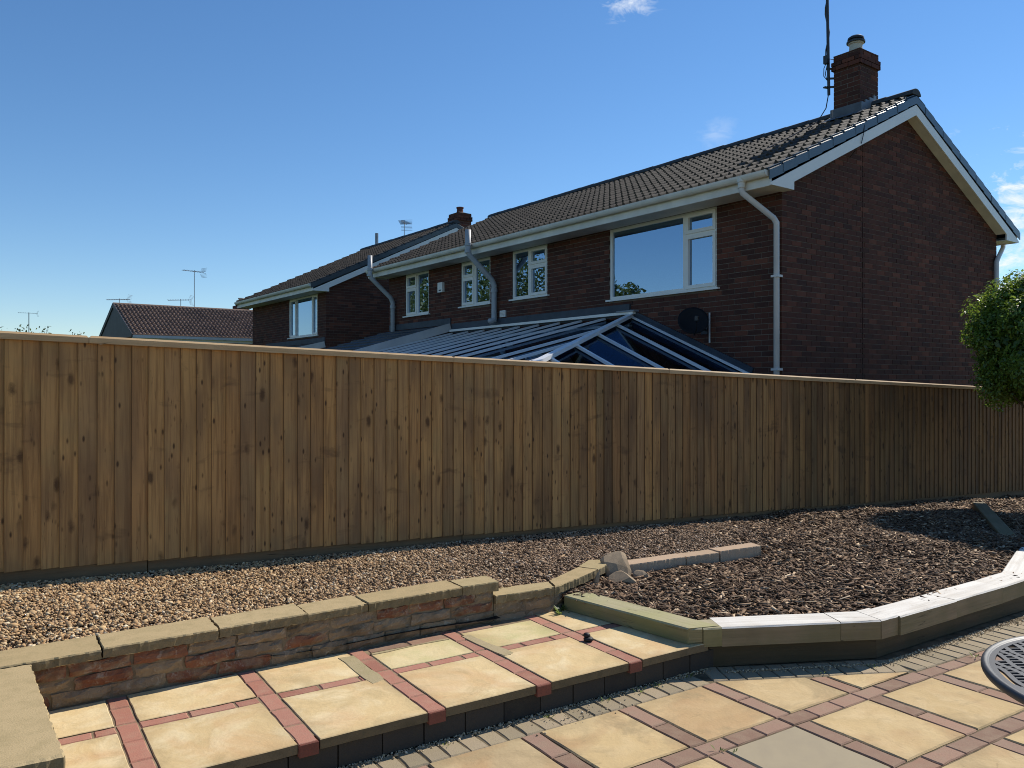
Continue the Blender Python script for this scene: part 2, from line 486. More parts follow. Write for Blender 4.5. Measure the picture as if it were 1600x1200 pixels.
def m_gravel():
    t = NT('gravel', 0.75, 0.3)
    v = t.coords('Object')
    isl = t.island()
    a = t.ramp(isl, [(0.0, (0.36, 0.20, 0.09)), (0.13, (0.58, 0.37, 0.175)), (0.28, (0.42, 0.245, 0.115)), (0.43, (0.64, 0.435, 0.215)),
                     (0.56, (0.22, 0.125, 0.065)), (0.70, (0.56, 0.37, 0.185)), (0.82, (0.36, 0.235, 0.135)), (0.93, (0.72, 0.54, 0.31)), (1.0, (0.80, 0.66, 0.45))])
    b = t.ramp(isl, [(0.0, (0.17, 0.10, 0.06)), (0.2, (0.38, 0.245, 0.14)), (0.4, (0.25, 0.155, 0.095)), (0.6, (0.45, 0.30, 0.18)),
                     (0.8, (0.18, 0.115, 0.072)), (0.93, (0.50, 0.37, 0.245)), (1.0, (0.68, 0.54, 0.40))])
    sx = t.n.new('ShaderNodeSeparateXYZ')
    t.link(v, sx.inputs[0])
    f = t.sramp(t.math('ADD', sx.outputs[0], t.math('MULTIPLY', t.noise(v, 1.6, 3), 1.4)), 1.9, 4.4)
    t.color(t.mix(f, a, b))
    M['gravel'] = t.m


m_gravel()
m_island('bark', [(0.0, (0.038, 0.023, 0.015)), (0.2, (0.18, 0.108, 0.062)), (0.4, (0.085, 0.050, 0.031)), (0.55, (0.25, 0.158, 0.092)),
                  (0.7, (0.11, 0.067, 0.042)), (0.84, (0.32, 0.21, 0.125)), (0.93, (0.43, 0.30, 0.185)), (1.0, (0.70, 0.54, 0.36))], (0.11, 0.067, 0.042), 0.8)
plain('soil', (0.034, 0.023, 0.016), 0.95, 0.1, 0.45, 9, 0.6)
plain('grit_bed', (0.20, 0.165, 0.11), 0.95, 0.1, 0.4, 14, 0.5)
m_island('grit', [(0, (0.30, 0.22, 0.13)), (0.5, (0.50, 0.39, 0.24)), (1, (0.70, 0.60, 0.44))], (0.4, 0.3, 0.18))
plain('house_mortar', (0.175, 0.138, 0.11), 0.95, 0.1, 0.25, 5)
plain('upvc', (0.82, 0.78, 0.71), 0.35, 0.4, 0.05, 2)
t = plain('fascia', (0.72, 0.68, 0.60), 0.45, 0.35, 0.12, 3)
plain('bar_white', (0.76, 0.76, 0.76), 0.4, 0.4, 0.06, 3)
plain('pipe', (0.60, 0.57, 0.54), 0.4, 0.4, 0.1, 4)
plain('soil_pipe', (0.36, 0.37, 0.38), 0.45, 0.4, 0.12, 4)
plain('verge', (0.048, 0.060, 0.064), 0.30, 0.6, 0.2, 5)
plain('ridge', (0.055, 0.056, 0.058), 0.75, 0.25, 0.3, 6)
plain('lead', (0.23, 0.245, 0.265), 0.5, 0.4, 0.2, 5)
plain('flashing_dark', (0.045, 0.055, 0.068), 0.55, 0.35, 0.25, 4)
plain('felt', (0.050, 0.052, 0.060), 0.6, 0.3, 0.3, 3)
plain('steel', (0.22, 0.23, 0.25), 0.4, 0.5, 0.15, 5, metal=0.6)
plain('black_metal', (0.022, 0.022, 0.025), 0.42, 0.5, 0.2, 7)
plain('joint_dark', (0.02, 0.015, 0.013), 1.0, 0.0, 0.2, 5)
plain('dish', (0.010, 0.010, 0.012), 0.7, 0.2, 0.2, 5)
plain('pot_cream', (0.52, 0.47, 0.38), 0.8, 0.2, 0.2, 8)
plain('pot_red', (0.16, 0.06, 0.045), 0.8, 0.2, 0.25, 8)
plain('cement', (0.14, 0.125, 0.11), 0.9, 0.15, 0.3, 8)
plain('room', (0.10, 0.10, 0.10), 0.9, 0.1, 0.1, 2)
plain('blind', (0.30, 0.31, 0.32), 0.8, 0.1, 0.05, 2)
plain('lawn', (0.055, 0.085, 0.028), 0.95, 0.1, 0.35, 0.7)
plain('paving_base', (0.40, 0.32, 0.205), 0.9, 0.15, 0.2, 2.5)
plain('joint_mortar', (0.26, 0.19, 0.115), 0.95, 0.1, 0.3, 14, 0.4)
plain('joint_sand', (0.16, 0.125, 0.078), 0.95, 0.1, 0.4, 12, 0.5)
plain('black_lump', (0.018, 0.013, 0.012), 0.6, 0.4, 0.3, 30)
plain('trunk', (0.10, 0.075, 0.055), 0.9, 0.15, 0.35, 12, 0.6)
t = plain('table_metal', (0.062, 0.061, 0.062), 0.48, 0.4, 0.12, 8)
plain('concrete_post', (0.30, 0.28, 0.25), 0.9, 0.15, 0.2, 6)


def m_leaf(name, stops, trans=0.25):
    t = NT(name, 0.42, 0.45)
    t.color(t.ramp(t.island(), stops))
    # thin leaves let some light through
    tr = t.n.new('ShaderNodeBsdfTranslucent')
    t.val(tr.inputs['Color'], tuple(min(1, x * 2.1) for x in stops[-1][1]))
    mx = t.n.new('ShaderNodeMixShader')
    mx.inputs[0].default_value = trans
    t.link(t.b.outputs[0], mx.inputs[1])
    t.link(tr.outputs[0], mx.inputs[2])
    t.link(mx.outputs[0], t.n['Material Output'].inputs['Surface'])
    M[name] = t.m


m_leaf('leaf_bush', [(0, (0.040, 0.074, 0.014)), (0.4, (0.075, 0.128, 0.020)), (0.75, (0.125, 0.20, 0.028)), (1, (0.21, 0.29, 0.04))], 0.25)
m_leaf('leaf_tree', [(0, (0.035, 0.055, 0.018)), (0.5, (0.065, 0.09, 0.026)), (1, (0.11, 0.14, 0.04))], 0.3)
m_leaf('leaf_weed', [(0, (0.07, 0.11, 0.025)), (1, (0.16, 0.21, 0.06))], 0.3)


def m_glass(name, tint, base, gain):
    t = NT(name, 0.0, 0.5)
    for n in list(t.n):
        if n.type == 'BSDF_PRINCIPLED':
            t.n.remove(n)
    tr = t.n.new('ShaderNodeBsdfTransparent')
    tr.inputs['Color'].default_value = (*tint, 1)
    gl = t.n.new('ShaderNodeBsdfGlossy')
    gl.inputs['Roughness'].default_value = 0.0
    gl.inputs['Color'].default_value = (0.60, 0.79, 1.0, 1)
    fr = t.n.new('ShaderNodeFresnel')
    fr.inputs['IOR'].default_value = 1.52
    f = t.math('ADD', t.math('MULTIPLY', fr.outputs[0], gain), base, clamp=True)
    mx = t.n.new('ShaderNodeMixShader')
    t.link(f, mx.inputs[0])
    t.link(tr.outputs[0], mx.inputs[1])
    t.link(gl.outputs[0], mx.inputs[2])
    t.link(mx.outputs[0], t.n['Material Output'].inputs['Surface'])
    M[name] = t.m


m_glass('glass', (0.55, 0.60, 0.66), 0.36, 1.5)
m_glass('roof_glass', (0.20, 0.24, 0.32), 0.02, 0.55)


# ------------------------------------------------------------------ mesh helpers
class MB:
    def __init__(self):
        self.v = []
        self.f = []

    def add(self, vs, fs):
        k = len(self.v)
        self.v.extend([tuple(p) for p in vs])
        self.f.extend([tuple(i + k for i in f) for f in fs])
        return self

    def box(self, x0, x1, y0, y1, z0, z1):
        return self.add([(x0, y0, z0), (x1, y0, z0), (x1, y1, z0), (x0, y1, z0), (x0, y0, z1), (x1, y0, z1), (x1, y1, z1), (x0, y1, z1)],
                        [(3, 2, 1, 0), (4, 5, 6, 7), (0, 1, 5, 4), (1, 2, 6, 5), (2, 3, 7, 6), (3, 0, 4, 7)])

    def obox(self, a, b, w, h, up=(0, 0, 1)):
        """bar from a to b, width w across, height h along up (centred)"""
        a = Vector(a)
        b = Vector(b)
        d = (b - a).normalized()
        u = Vector(up)
        s = d.cross(u).normalized()
        u = s.cross(d).normalized()
        vs = []
        for p in (a, b):
            for sx, sz in ((-1, -1), (1, -1), (1, 1), (-1, 1)):
                vs.append(p + s * (sx * w / 2) + u * (sz * h / 2))
        return self.add(vs, [(0, 1, 2, 3), (7, 6, 5, 4), (0, 4, 5, 1), (1, 5, 6, 2), (2, 6, 7, 3), (3, 7, 4, 0)])

    def chamfer(self, x0, x1, y0, y1, z0, z1, c=0.004):
        vs = [(x0, y0, z0), (x1, y0, z0), (x1, y1, z0), (x0, y1, z0),
              (x0, y0, z1 - c), (x1, y0, z1 - c), (x1, y1, z1 - c), (x0, y1, z1 - c),
              (x0 + c, y0 + c, z1), (x1 - c, y0 + c, z1), (x1 - c, y1 - c, z1), (x0 + c, y1 - c, z1)]
        fs = [(0, 1, 5, 4), (1, 2, 6, 5), (2, 3, 7, 6), (3, 0, 4, 7), (4, 5, 9, 8), (5, 6, 10, 9), (6, 7, 11, 10), (7, 4, 8, 11), (8, 9, 10, 11), (3, 2, 1, 0)]
        return self.add(vs, fs)

    def prism(self, poly, z0, z1, c=0.0):
        """extrude an anticlockwise xy outline from z0 to z1 with a chamfered top"""
        n = len(poly)
        cx = sum(p[0] for p in poly) / n
        cy = sum(p[1] for p in poly) / n
        vs = [(x, y, z0) for x, y in poly] + [(x, y, z1 - c) for x, y in poly]
        fs = []
        for i in range(n):
            j = (i + 1) % n
            fs.append((i, j, n + j, n + i))
        if c > 0:
            for x, y in poly:
                dx, dy = cx - x, cy - y
                L = math.hypot(dx, dy) + 1e-9
                vs.append((x + dx / L * c * 1.3, y + dy / L * c * 1.3, z1))
            for i in range(n):
                j = (i + 1) % n
                fs.append((n + i, n + j, 2 * n + j, 2 * n + i))
            fs.append(tuple(range(2 * n, 3 * n)))
        else:
            fs.append(tuple(range(n, 2 * n)))
        fs.append(tuple(range(n - 1, -1, -1)))
        return self.add(vs, fs)

    def prism_y(self, poly, y0, y1):
        """outline in x,z extruded along y"""
        n = len(poly)
        vs = [(x, y0, z) for x, z in poly] + [(x, y1, z) for x, z in poly]
        fs = [(i, (i + 1) % n, n + (i + 1) % n, n + i) for i in range(n)]
        fs.append(tuple(range(n - 1, -1, -1)))
        fs.append(tuple(range(n, 2 * n)))
        return self.add(vs, fs)

    def prism_x(self, poly, x0, x1):
        """outline in y,z extruded along x"""
        n = len(poly)
        vs = [(x0, y, z) for y, z in poly] + [(x1, y, z) for y, z in poly]
        fs = [(i, (i + 1) % n, n + (i + 1) % n, n + i) for i in range(n)]
        fs.append(tuple(range(n - 1, -1, -1)))
        fs.append(tuple(range(n, 2 * n)))
        return self.add(vs, fs)

    def tube(self, pts, r, n=10, cap=True):
        pts = [Vector(p) for p in pts]
        rs = r if isinstance(r, (list, tuple)) else [r] * len(pts)
        ring = []
        prev = None
        for i, p in enumerate(pts):
            if i == 0:
                d = pts[1] - p
            elif i == len(pts) - 1:
                d = p - pts[i - 1]
            else:
                d = (pts[i + 1] - p).normalized() + (p - pts[i - 1]).normalized()
            d.normalize()
            if prev is None:
                s = d.orthogonal().normalized()
            else:
                s = (prev - d * prev.dot(d)).normalized()
            prev = s
            t2 = d.cross(s)
            ring.append([p + (s * math.cos(2 * math.pi * k / n) + t2 * math.sin(2 * math.pi * k / n)) * rs[i] for k in range(n)])
        vs = [q for rg in ring for q in rg]
        fs = []
        for i in range(len(ring) - 1):
            for k in range(n):
                a = i * n + k
                b = i * n + (k + 1) % n
                fs.append((a, b, b + n, a + n))
        if cap:
            fs.append(tuple(range(n - 1, -1, -1)))
            fs.append(tuple(range((len(ring) - 1) * n, len(ring) * n)))
        return self.add(vs, fs)

    def lathe(self, prof, n=20, c=(0, 0, 0)):
        vs = []
        fs = []
        for r, z in prof:
            for k in range(n):
                a = 2 * math.pi * k / n
                vs.append((c[0] + r * math.cos(a), c[1] + r * math.sin(a), c[2] + z))
        for i in range(len(prof) - 1):
            for k in range(n):
                a = i * n + k
                b = i * n + (k + 1) % n
                fs.append((a, b, b + n, a + n))
        fs.append(tuple(range(n - 1, -1, -1)))
        fs.append(tuple(range((len(prof) - 1) * n, len(prof) * n)))
        return self.add(vs, fs)

    def mesh(self, name, mat=None, off=(0, 0, 0), smooth=False):
        me = bpy.data.meshes.new(name)
        if any(off):
            v = [(x + off[0], y + off[1], z + off[2]) for x, y, z in self.v]
        else:
            v = self.v
        me.from_pydata(v, [], self.f)
        if mat:
            me.materials.append(M[mat])
        if smooth:
            me.polygons.foreach_set('use_smooth', [True] * len(me.polygons))
        me.update()
        return me

    def build(self, name, mat, parent=None, off=(0, 0, 0), smooth=False, kind=None):
        return put(name, self.mesh(name, mat, off, smooth), parent, kind=kind)


def put(name, me, parent=None, loc=None, mat4=None, kind=None):
    o = bpy.data.objects.new(name, me)
    COL.objects.link(o)
    if parent:
        o.parent = parent
    if mat4 is not None:
        o.matrix_local = mat4
    elif loc is not None:
        o.location = loc
    if kind:
        o['kind'] = kind
    return o


def tag(o, label, cat, group=None):
    o['label'] = label
    o['category'] = cat
    if group:
        o['group'] = group
    return o


def thing(name, label, cat, loc=(0, 0, 0), rz=0.0, group=None):
    o = bpy.data.objects.new(name, None)
    COL.objects.link(o)
    o.location = loc
    o.rotation_euler = (0, 0, rz)
    o.empty_display_size = 0.2
    return tag(o, label, cat, group)


def struct(o, kind='structure'):
    o['kind'] = kind
    return o


def jrect(x0, x1, y0, y1, j=0.004, n=7):
    """rectangle outline with slightly worn, wandering edges (anticlockwise)"""
    out = []
    cs = [(x0, y0), (x1, y0), (x1, y1), (x0, y1)]
    for i in range(4):
        a = cs[i]
        b = cs[(i + 1) % 4]
        for k in range(n):
            t = k / n
            f = 1.0 if k else 1.6
            out.append((a[0] + (b[0] - a[0]) * t + random.uniform(-j, j) * f, a[1] + (b[1] - a[1]) * t + random.uniform(-j, j) * f))
    return out


def clip(poly, p, q):
    """keep what lies to the right of the line p->q (below it, for p left of q)"""
    out = []
    def side(a):
        return (q[0] - p[0]) * (a[1] - p[1]) - (q[1] - p[1]) * (a[0] - p[0])
    for i in range(len(poly)):
        a = poly[i]
        b = poly[(i + 1) % len(poly)]
        sa, sb = side(a), side(b)
        if sa <= 0:
            out.append(a)
        if sa * sb < 0:
            t = sa / (sa - sb)
            out.append((a[0] + (b[0] - a[0]) * t, a[1] + (b[1] - a[1]) * t))
    return out


def interp(x, pts):
    return float(np.interp(x, [p[0] for p in pts], [p[1] for p in pts]))


def npmesh(name, verts, faces, mat, smooth=False):
    me = bpy.data.meshes.new(name)
    verts = np.asarray(verts, dtype=np.float32)
    faces = np.asarray(faces, dtype=np.int32)
    nv, nf, k = len(verts), len(faces), faces.shape[1]
    me.vertices.add(nv)
    me.vertices.foreach_set('co', verts.ravel())
    me.loops.add(nf * k)
    me.loops.foreach_set('vertex_index', faces.ravel())
    me.polygons.add(nf)
    me.polygons.foreach_set('loop_start', np.arange(0, nf * k, k, dtype=np.int32))
    me.polygons.foreach_set('loop_total', np.full(nf, k, dtype=np.int32))
    if smooth:
        me.polygons.foreach_set('use_smooth', np.ones(nf, dtype=bool))
    me.materials.append(M[mat])
    me.update()
    me.validate()
    return me


def euler_np(rx, ry, rz):
    cx, sx, cy, sy, cz, sz = np.cos(rx), np.sin(rx), np.cos(ry), np.sin(ry), np.cos(rz), np.sin(rz)
    m = np.empty((len(rx), 3, 3))
    m[:, 0, 0] = cz * cy
    m[:, 0, 1] = cz * sy * sx - sz * cx
    m[:, 0, 2] = cz * sy * cx + sz * sx
    m[:, 1, 0] = sz * cy
    m[:, 1, 1] = sz * sy * sx + cz * cx
    m[:, 1, 2] = sz * sy * cx - cz * sx
    m[:, 2, 0] = -sy
    m[:, 2, 1] = cy * sx
    m[:, 2, 2] = cy * cx
    return m


def scatter(base_v, base_f, pos, scale, rot, jit=0.0):
    n = len(pos)
    bv = np.asarray(base_v)
    k = len(bv)
    v = bv[None] * scale[:, None, :]
    if jit:
        v = v * (1 + RNG.uniform(-jit, jit, (n, k, 1)))
    v = np.einsum('nij,nkj->nki', rot, v) + pos[:, None, :]
    f = np.asarray(base_f)[None] + (np.arange(n) * k)[:, None, None]
    return v.reshape(-1, 3), f.reshape(-1, len(base_f[0]))


CUBE_V = [(-.5, -.5, -.5), (.5, -.5, -.5), (.5, .5, -.5), (-.5, .5, -.5), (-.5, -.5, .5), (.5, -.5, .5), (.5, .5, .5), (-.5, .5, .5)]
CUBE_F = [(3, 2, 1, 0), (4, 5, 6, 7), (0, 1, 5, 4), (1, 2, 6, 5), (2, 3, 7, 6), (3, 0, 4, 7)]
_p = (1 + 5 ** .5) / 2
ICO_V = [tuple(c / 1.902 * 1.0 for c in p) for p in [(-1, _p, 0), (1, _p, 0), (-1, -_p, 0), (1, -_p, 0), (0, -1, _p), (0, 1, _p), (0, -1, -_p), (0, 1, -_p), (_p, 0, -1), (_p, 0, 1), (-_p, 0, -1), (-_p, 0, 1)]]
ICO_F = [(0, 11, 5), (0, 5, 1), (0, 1, 7), (0, 7, 10), (0, 10, 11), (1, 5, 9), (5, 11, 4), (11, 10, 2), (10, 7, 6), (7, 1, 8), (3, 9, 4), (3, 4, 2), (3, 2, 6), (3, 6, 8), (3, 8, 9), (4, 9, 5), (2, 4, 11), (6, 2, 10), (8, 6, 7), (9, 8, 1)]


# ------------------------------------------------------------------ ground
g = MB().add([(-900, -900, -0.8), (900, -900, -0.8), (900, 900, -0.8), (-900, 900, -0.8)], [(0, 1, 2, 3)])
struct(g.build('ground', 'lawn'))
# raised made-up ground that carries the patio (everything on this side of the fence)
g = MB().box(-7, 16, -7, 5.86, -0.79, -0.075)
struct(g.build('patio_base', 'paving_base'))

# ------------------------------------------------------------------ lower patio
patio = struct(MB().box(-6.5, 12, -6.5, 3.9, -0.074, -0.008).build('patio', 'joint_sand'))
ST = 0.100                     # width of a block strip
XS = [0.305 + 0.575 * i for i in range(-4, 13)]      # left edge of each strip across X: ... 2.605, 3.18, 3.755 ...
YS = [2.465 - 0.598 * i for i in range(-1, 12)]      # near edge of each strip across Y
L2a, L2b = (3.25, 3.075), (4.33, 2.556)
L3a, L3b = (4.33, 2.552), (7.5, 2.49)


def border_clip(poly):
    cx = sum(p[0] for p in poly) / len(poly)
    if cx < 4.36:
        poly = clip(poly, (-10, 3.055), (10, 3.055))
        if poly:
            poly = clip(poly, L2a, L2b)
        if poly and cx > 4.2:
            pass
    else:
        poly = clip(poly, L3a, L3b)
    return poly


def area(p):
    return 0.5 * abs(sum(p[i][0] * p[(i + 1) % len(p)][1] - p[(i + 1) % len(p)][0] * p[i][1] for i in range(len(p))))


def lay(poly, name, mat, parent, top, th=0.045, c=0.004, tilt=0.002):
    """one paving piece as an object with its own centre"""
    if len(poly) < 3 or area(poly) < 0.0012:
        return None
    cx = sum(p[0] for p in poly) / len(poly)
    cy = sum(p[1] for p in poly) / len(poly)
    o = MB().prism([(x - cx, y - cy) for x, y in poly], -th, 0, c).build(name, mat, parent)
    if name == 'paving_slab':
        o.data.materials.append(M['slab_edge_shade_dirt'])
        for p_ in o.data.polygons:
            if abs(p_.normal.z) < 0.3:
                p_.material_index = 1
    o.location = (cx, cy, top + random.uniform(-0.0015, 0.0015))
    o.rotation_euler = (random.uniform(-tilt, tilt), random.uniform(-tilt, tilt), 0)
    return o


GREY = {(1, 0)}
jt = 0.006
for i in range(len(XS) - 1):
    for k in range(len(YS) - 1):
        x0, x1 = XS[i] + ST + jt, XS[i + 1] - jt
        y0, y1 = YS[k + 1] + ST + jt, YS[k] - jt
        cx, cy = (x0 + x1) / 2, (y0 + y1) / 2
        d = 0.5446 * cx + 0.8387 * cy
        if d < 2.4 or d > 9 or cx < -1.2 or cx > 7.5:
            continue
        grey = abs(cx - 2.94) < 0.2 and abs(cy - 2.2) < 0.2
        lay(border_clip(jrect(x0, x1, y0, y1, 0.0014)), 'paving_slab', 'slab_grey' if grey else 'slab', patio, 0.0, 0.045, 0.006)


def strip(x0, x1, y0, y1, along, mat, parent, top, clipf=None, bl=0.2, start=0.0, j=0.0015):
    """a run of blocks laid end to end"""
    a0, a1 = (x0, x1) if along == 'x' else (y0, y1)
    p = a0 - start
    while p < a1 - 0.01:
        q = min(p + bl, a1)
        pp = max(p, a0)
        if q - pp > 0.02:
            if along == 'x':
                poly = jrect(pp + 0.003, q - 0.003, y0 + 0.003, y1 - 0.003, j, 3)
            else:
                poly = jrect(x0 + 0.003, x1 - 0.003, pp + 0.003, q - 0.003, j, 3)
            if clipf:
                poly = clipf(poly)
            lay(poly, 'paving_block', mat, parent, top - 0.002, 0.05, 0.005, 0.004)
        p += bl


for k, y in enumerate(YS):                     # long strips along X run through
    for i in range(len(XS) - 1):
        x0, x1 = XS[i], XS[i + 1]
        cx = (x0 + x1) / 2
        d = 0.5446 * cx + 0.8387 * y
        if 2.4 < d < 9 and -1.2 < cx < 7.5 and y < 3.0:
            strip(x0, x1, y, y + ST, 'x', 'pink_block', patio, 0.0, border_clip, 0.1917)
for i, x in enumerate(XS):
    for k in range(len(YS) - 1):
        y0, y1 = YS[k + 1] + ST, YS[k]
        cy = (y0 + y1) / 2
        d = 0.5446 * x + 0.8387 * cy
        if 2.4 < d < 9 and -1.2 < x < 7.5:
            strip(x, x + ST, y0, y1, 'y', 'pink_block', patio, 0.0, border_clip, 0.249)


def soldier(p, q, depth, mat, parent, w=0.1, top=0.0):
    """blocks side by side along the line p->q, standing away from it to the left"""
    p = Vector((*p, 0))
    q = Vector((*q, 0))
    L = (q - p).length
    d = (q - p) / L
    nrm = Vector((-d.y, d.x, 0))
    n = int(round(L / w))
    w = L / n
    ang = math.atan2(d.y, d.x)
    for i in range(n):
        c = p + d * (w * (i + 0.5)) + nrm * (depth / 2)
        o = MB().prism(jrect(-w / 2 + 0.003, w / 2 - 0.003, -depth / 2 + 0.002, depth / 2 - 0.002, 0.0022, 3), -0.05, 0, 0.006).build('border_block', mat, parent)
        o.location = (c.x, c.y, top - 0.003 + random.uniform(-0.002, 0.002))
        o.rotation_euler = (random.uniform(-.006, .006), random.uniform(-.006, .006), ang + random.uniform(-.012, .012))


soldier((-0.4, 3.06), (3.26, 3.06), 0.168, 'grey_block', patio)
soldier((3.29, 3.075), (4.33, 2.572), 0.21, 'grey_block', patio)
soldier((4.36, 2.562), (7.2, 2.50), 0.205, 'grey_block', patio)

# ------------------------------------------------------------------ raised step of paving
SZ = 0.149
step = struct(MB().box(-0.2, 3.36, 3.262, 4.3, -0.05, SZ - 0.006).build('patio_step', 'joint_mortar'))
CX = [-0.115, 0.46, 1.055, 1.64, 2.222, 2.81]        # cross strips
SW = 0.086
MY0, MY1 = 3.72, 3.792                              # strip along the middle


def wall_y(x):
    return 4.12 + 0.032 * x


jt = 0.004
edges = CX + [3.395 - 0.0]
for i, x in enumerate(CX):
    x0 = x + SW + jt
    x1 = edges[i + 1] - jt
    lay(jrect(x0, x1, 3.205, MY0 - jt, 0.0013), 'paving_slab', 'slab_pale', step, SZ, 0.042, 0.003)
    back = wall_y(x) + 0.01
    if i == 3:
        back = 4.06
    if i == 4:
        back = 4.11
    mossy = i in (3, 4)
    if x < 2.9:
        lay(jrect(x0, x1, MY1 + jt, back, 0.0013), 'paving_slab', 'slab_moss' if mossy else 'slab_pale', step, SZ, 0.042, 0.003)
    strip(x, x + SW, 3.203, wall_y(x) + 0.01, 'y', 'red_block', step, SZ, None, 0.2)
    strip(x0 - jt, x1 + jt, MY0, MY1, 'x', 'red_block', step, SZ, None, 0.2)
# blocks let in along the foot of the wall, and mortar smears
strip(1.74, 2.22, 4.066, 4.17, 'x', 'pink_block', step, SZ, None, 0.24)
strip(2.31, 2.56, 4.116, 4.19, 'x', 'pink_block', step, SZ, None, 0.24)


def patch(pts, z, th=0.0015):
    pts2 = []
    n = len(pts)
    for i in range(n):
        a, b = pts[i], pts[(i + 1) % n]
        for k in range(5):
            t = k / 5
            pts2.append((a[0] + (b[0] - a[0]) * t + random.uniform(-.007, .007), a[1] + (b[1] - a[1]) * t + random.uniform(-.007, .007)))
    cx = sum(p[0] for p in pts2) / len(pts2)
    cy = sum(p[1] for p in pts2) / len(pts2)
    o = MB().prism([(x - cx, y - cy) for x, y in pts2], -0.01, th, 0.001).build('mortar_patch', 'mortar_patch', step)
    o.location = (cx, cy, z)


patch([(1.565, 3.66), (1.645, 3.672), (1.64, 4.09), (1.56, 4.10)], SZ)
patch([(1.735, 4.045), (2.2, 4.055), (2.205, 4.072), (1.735, 4.07)], SZ + .001)
patch([(2.318, 3.64), (2.385, 3.65), (2.345, 4.06), (2.29, 4.06)], SZ + .001)
# riser of dark blocks under the nosing, red end blocks below each cross strip
x = -0.2
while x < 3.3:
    L = random.choice((0.2, 0.21, 0.2))
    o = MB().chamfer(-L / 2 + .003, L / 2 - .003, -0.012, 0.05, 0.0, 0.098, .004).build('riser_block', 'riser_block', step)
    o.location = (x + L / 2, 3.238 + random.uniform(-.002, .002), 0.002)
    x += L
for x in CX:
    if x > 0:
        o = MB().chamfer(0.002, SW - .002, 0, 0.03, 0.0, 0.052, .003).build('end_block', 'red_shade', step)
        o.location = (x, 3.199, 0.092)

# ------------------------------------------------------------------ retaining wall on the left
wall = thing('garden_wall', 'low old brick retaining wall with mossy stone coping holding back the gravel', 'wall', (1.0, 4.16, 0.1))
WO = (-1.0, -4.16, -0.1)
core = MB()
core.prism([(-0.6, wall_y(-.6) + .012), (2.60, wall_y(2.6) + .012), (2.60, 4.40), (-0.6, 4.34)], -0.05, 0.343)
core.prism([(2.605, 4.216), (3.05, 4.20), (3.56, 4.43), (3.86, 4.58), (3.80, 4.72), (3.45, 4.55), (3.0, 4.40), (2.605, 4.42)], -0.05, 0.255)
core.build('core', 'mortar_old', wall, WO)


def wbrick(x0, x1, z0, z1, yf, proud=0.0, slope=0.032, mat='old_brick'):
    L = x1 - x0
    n = 7
    top = []
    vs = []
    fs = []
    # front face as a small grid with worn edges
    rows = 4
    for r_ in range(rows):
        for c_ in range(n):
            u = c_ / (n - 1)
            w = r_ / (rows - 1)
            edge = (u in (0, 1)) or (w in (0, 1))
            y = (0.009 if edge else 0.0) + random.uniform(-.005, .005)
            vs.append((-L / 2 + L * u + random.uniform(-.006, .006), y, (z0 - z1) / 2 + (z1 - z0) * w + random.uniform(-.005, .005)))
    for r_ in range(rows - 1):
        for c_ in range(n - 1):
            a = r_ * n + c_
            fs.append((a, a + 1, a + 1 + n, a + n))
    k = len(vs)
    ring = [r_ * n for r_ in range(rows)][::-1] + list(range(1, n)) + [r_ * n + n - 1 for r_ in range(1, rows)] + list(range((rows - 1) * n + n - 2, (rows - 1) * n, -1))
    for i_ in ring:
        vs.append((vs[i_][0], 0.07, vs[i_][2]))
    m = len(ring)
    for i_ in range(m):
        a, b = ring[i_], ring[(i_ + 1) % m]
        fs.append((b, a, k + i_, k + (i_ + 1) % m))
    o = MB().add(vs, fs).build('brick', mat, wall)
    o.location = ((x0 + x1) / 2 + WO[0], yf - proud + WO[1], (z0 + z1) / 2 + WO[2])
    o.rotation_euler = (0, random.uniform(-.012, .012), math.atan(slope))


zz = [0.100, 0.170, 0.240, 0.342]
zz = [0.085, 0.152, 0.217, 0.280, 0.343]
for r_ in range(4):
    x = -0.6 + (0.0, 0.11, 0.03, 0.15)[r_]
    while x < 2.56:
        L = random.uniform(0.2, 0.27)
        if 2.6 - (x + L) < 0.1:
            L = 2.6 - x
        wbrick(x + .005, x + L - .005, zz[r_] + .004, zz[r_ + 1] - .004, wall_y(x + L / 2), random.uniform(-.006, .008), mat=('old_red' if random.random() < (.10, .18, .28, .6)[r_] else 'old_brick'))
        x += L
# lower curved stretch: two courses
for z0, z1 in ((0.10, 0.178), (0.182, 0.256)):
    pts = [(2.61, 4.206), (3.05, 4.19), (3.3, 4.30)]
    for a, b in ((0, 1), (1, 2)):
        (xa, ya), (xb, yb) = pts[a], pts[b]
        nn = 2 if a == 0 else 1
        for q in range(nn):
            t0, t1 = q / nn, (q + 1) / nn
            X0, X1 = xa + (xb - xa) * t0, xa + (xb - xa) * t1
            Y0, Y1 = ya + (yb - ya) * t0, ya + (yb - ya) * t1
            wbrick(X0 + .004, X1 - .004, z0, z1, (Y0 + Y1) / 2, 0.0, (Y1 - Y0) / (X1 - X0))


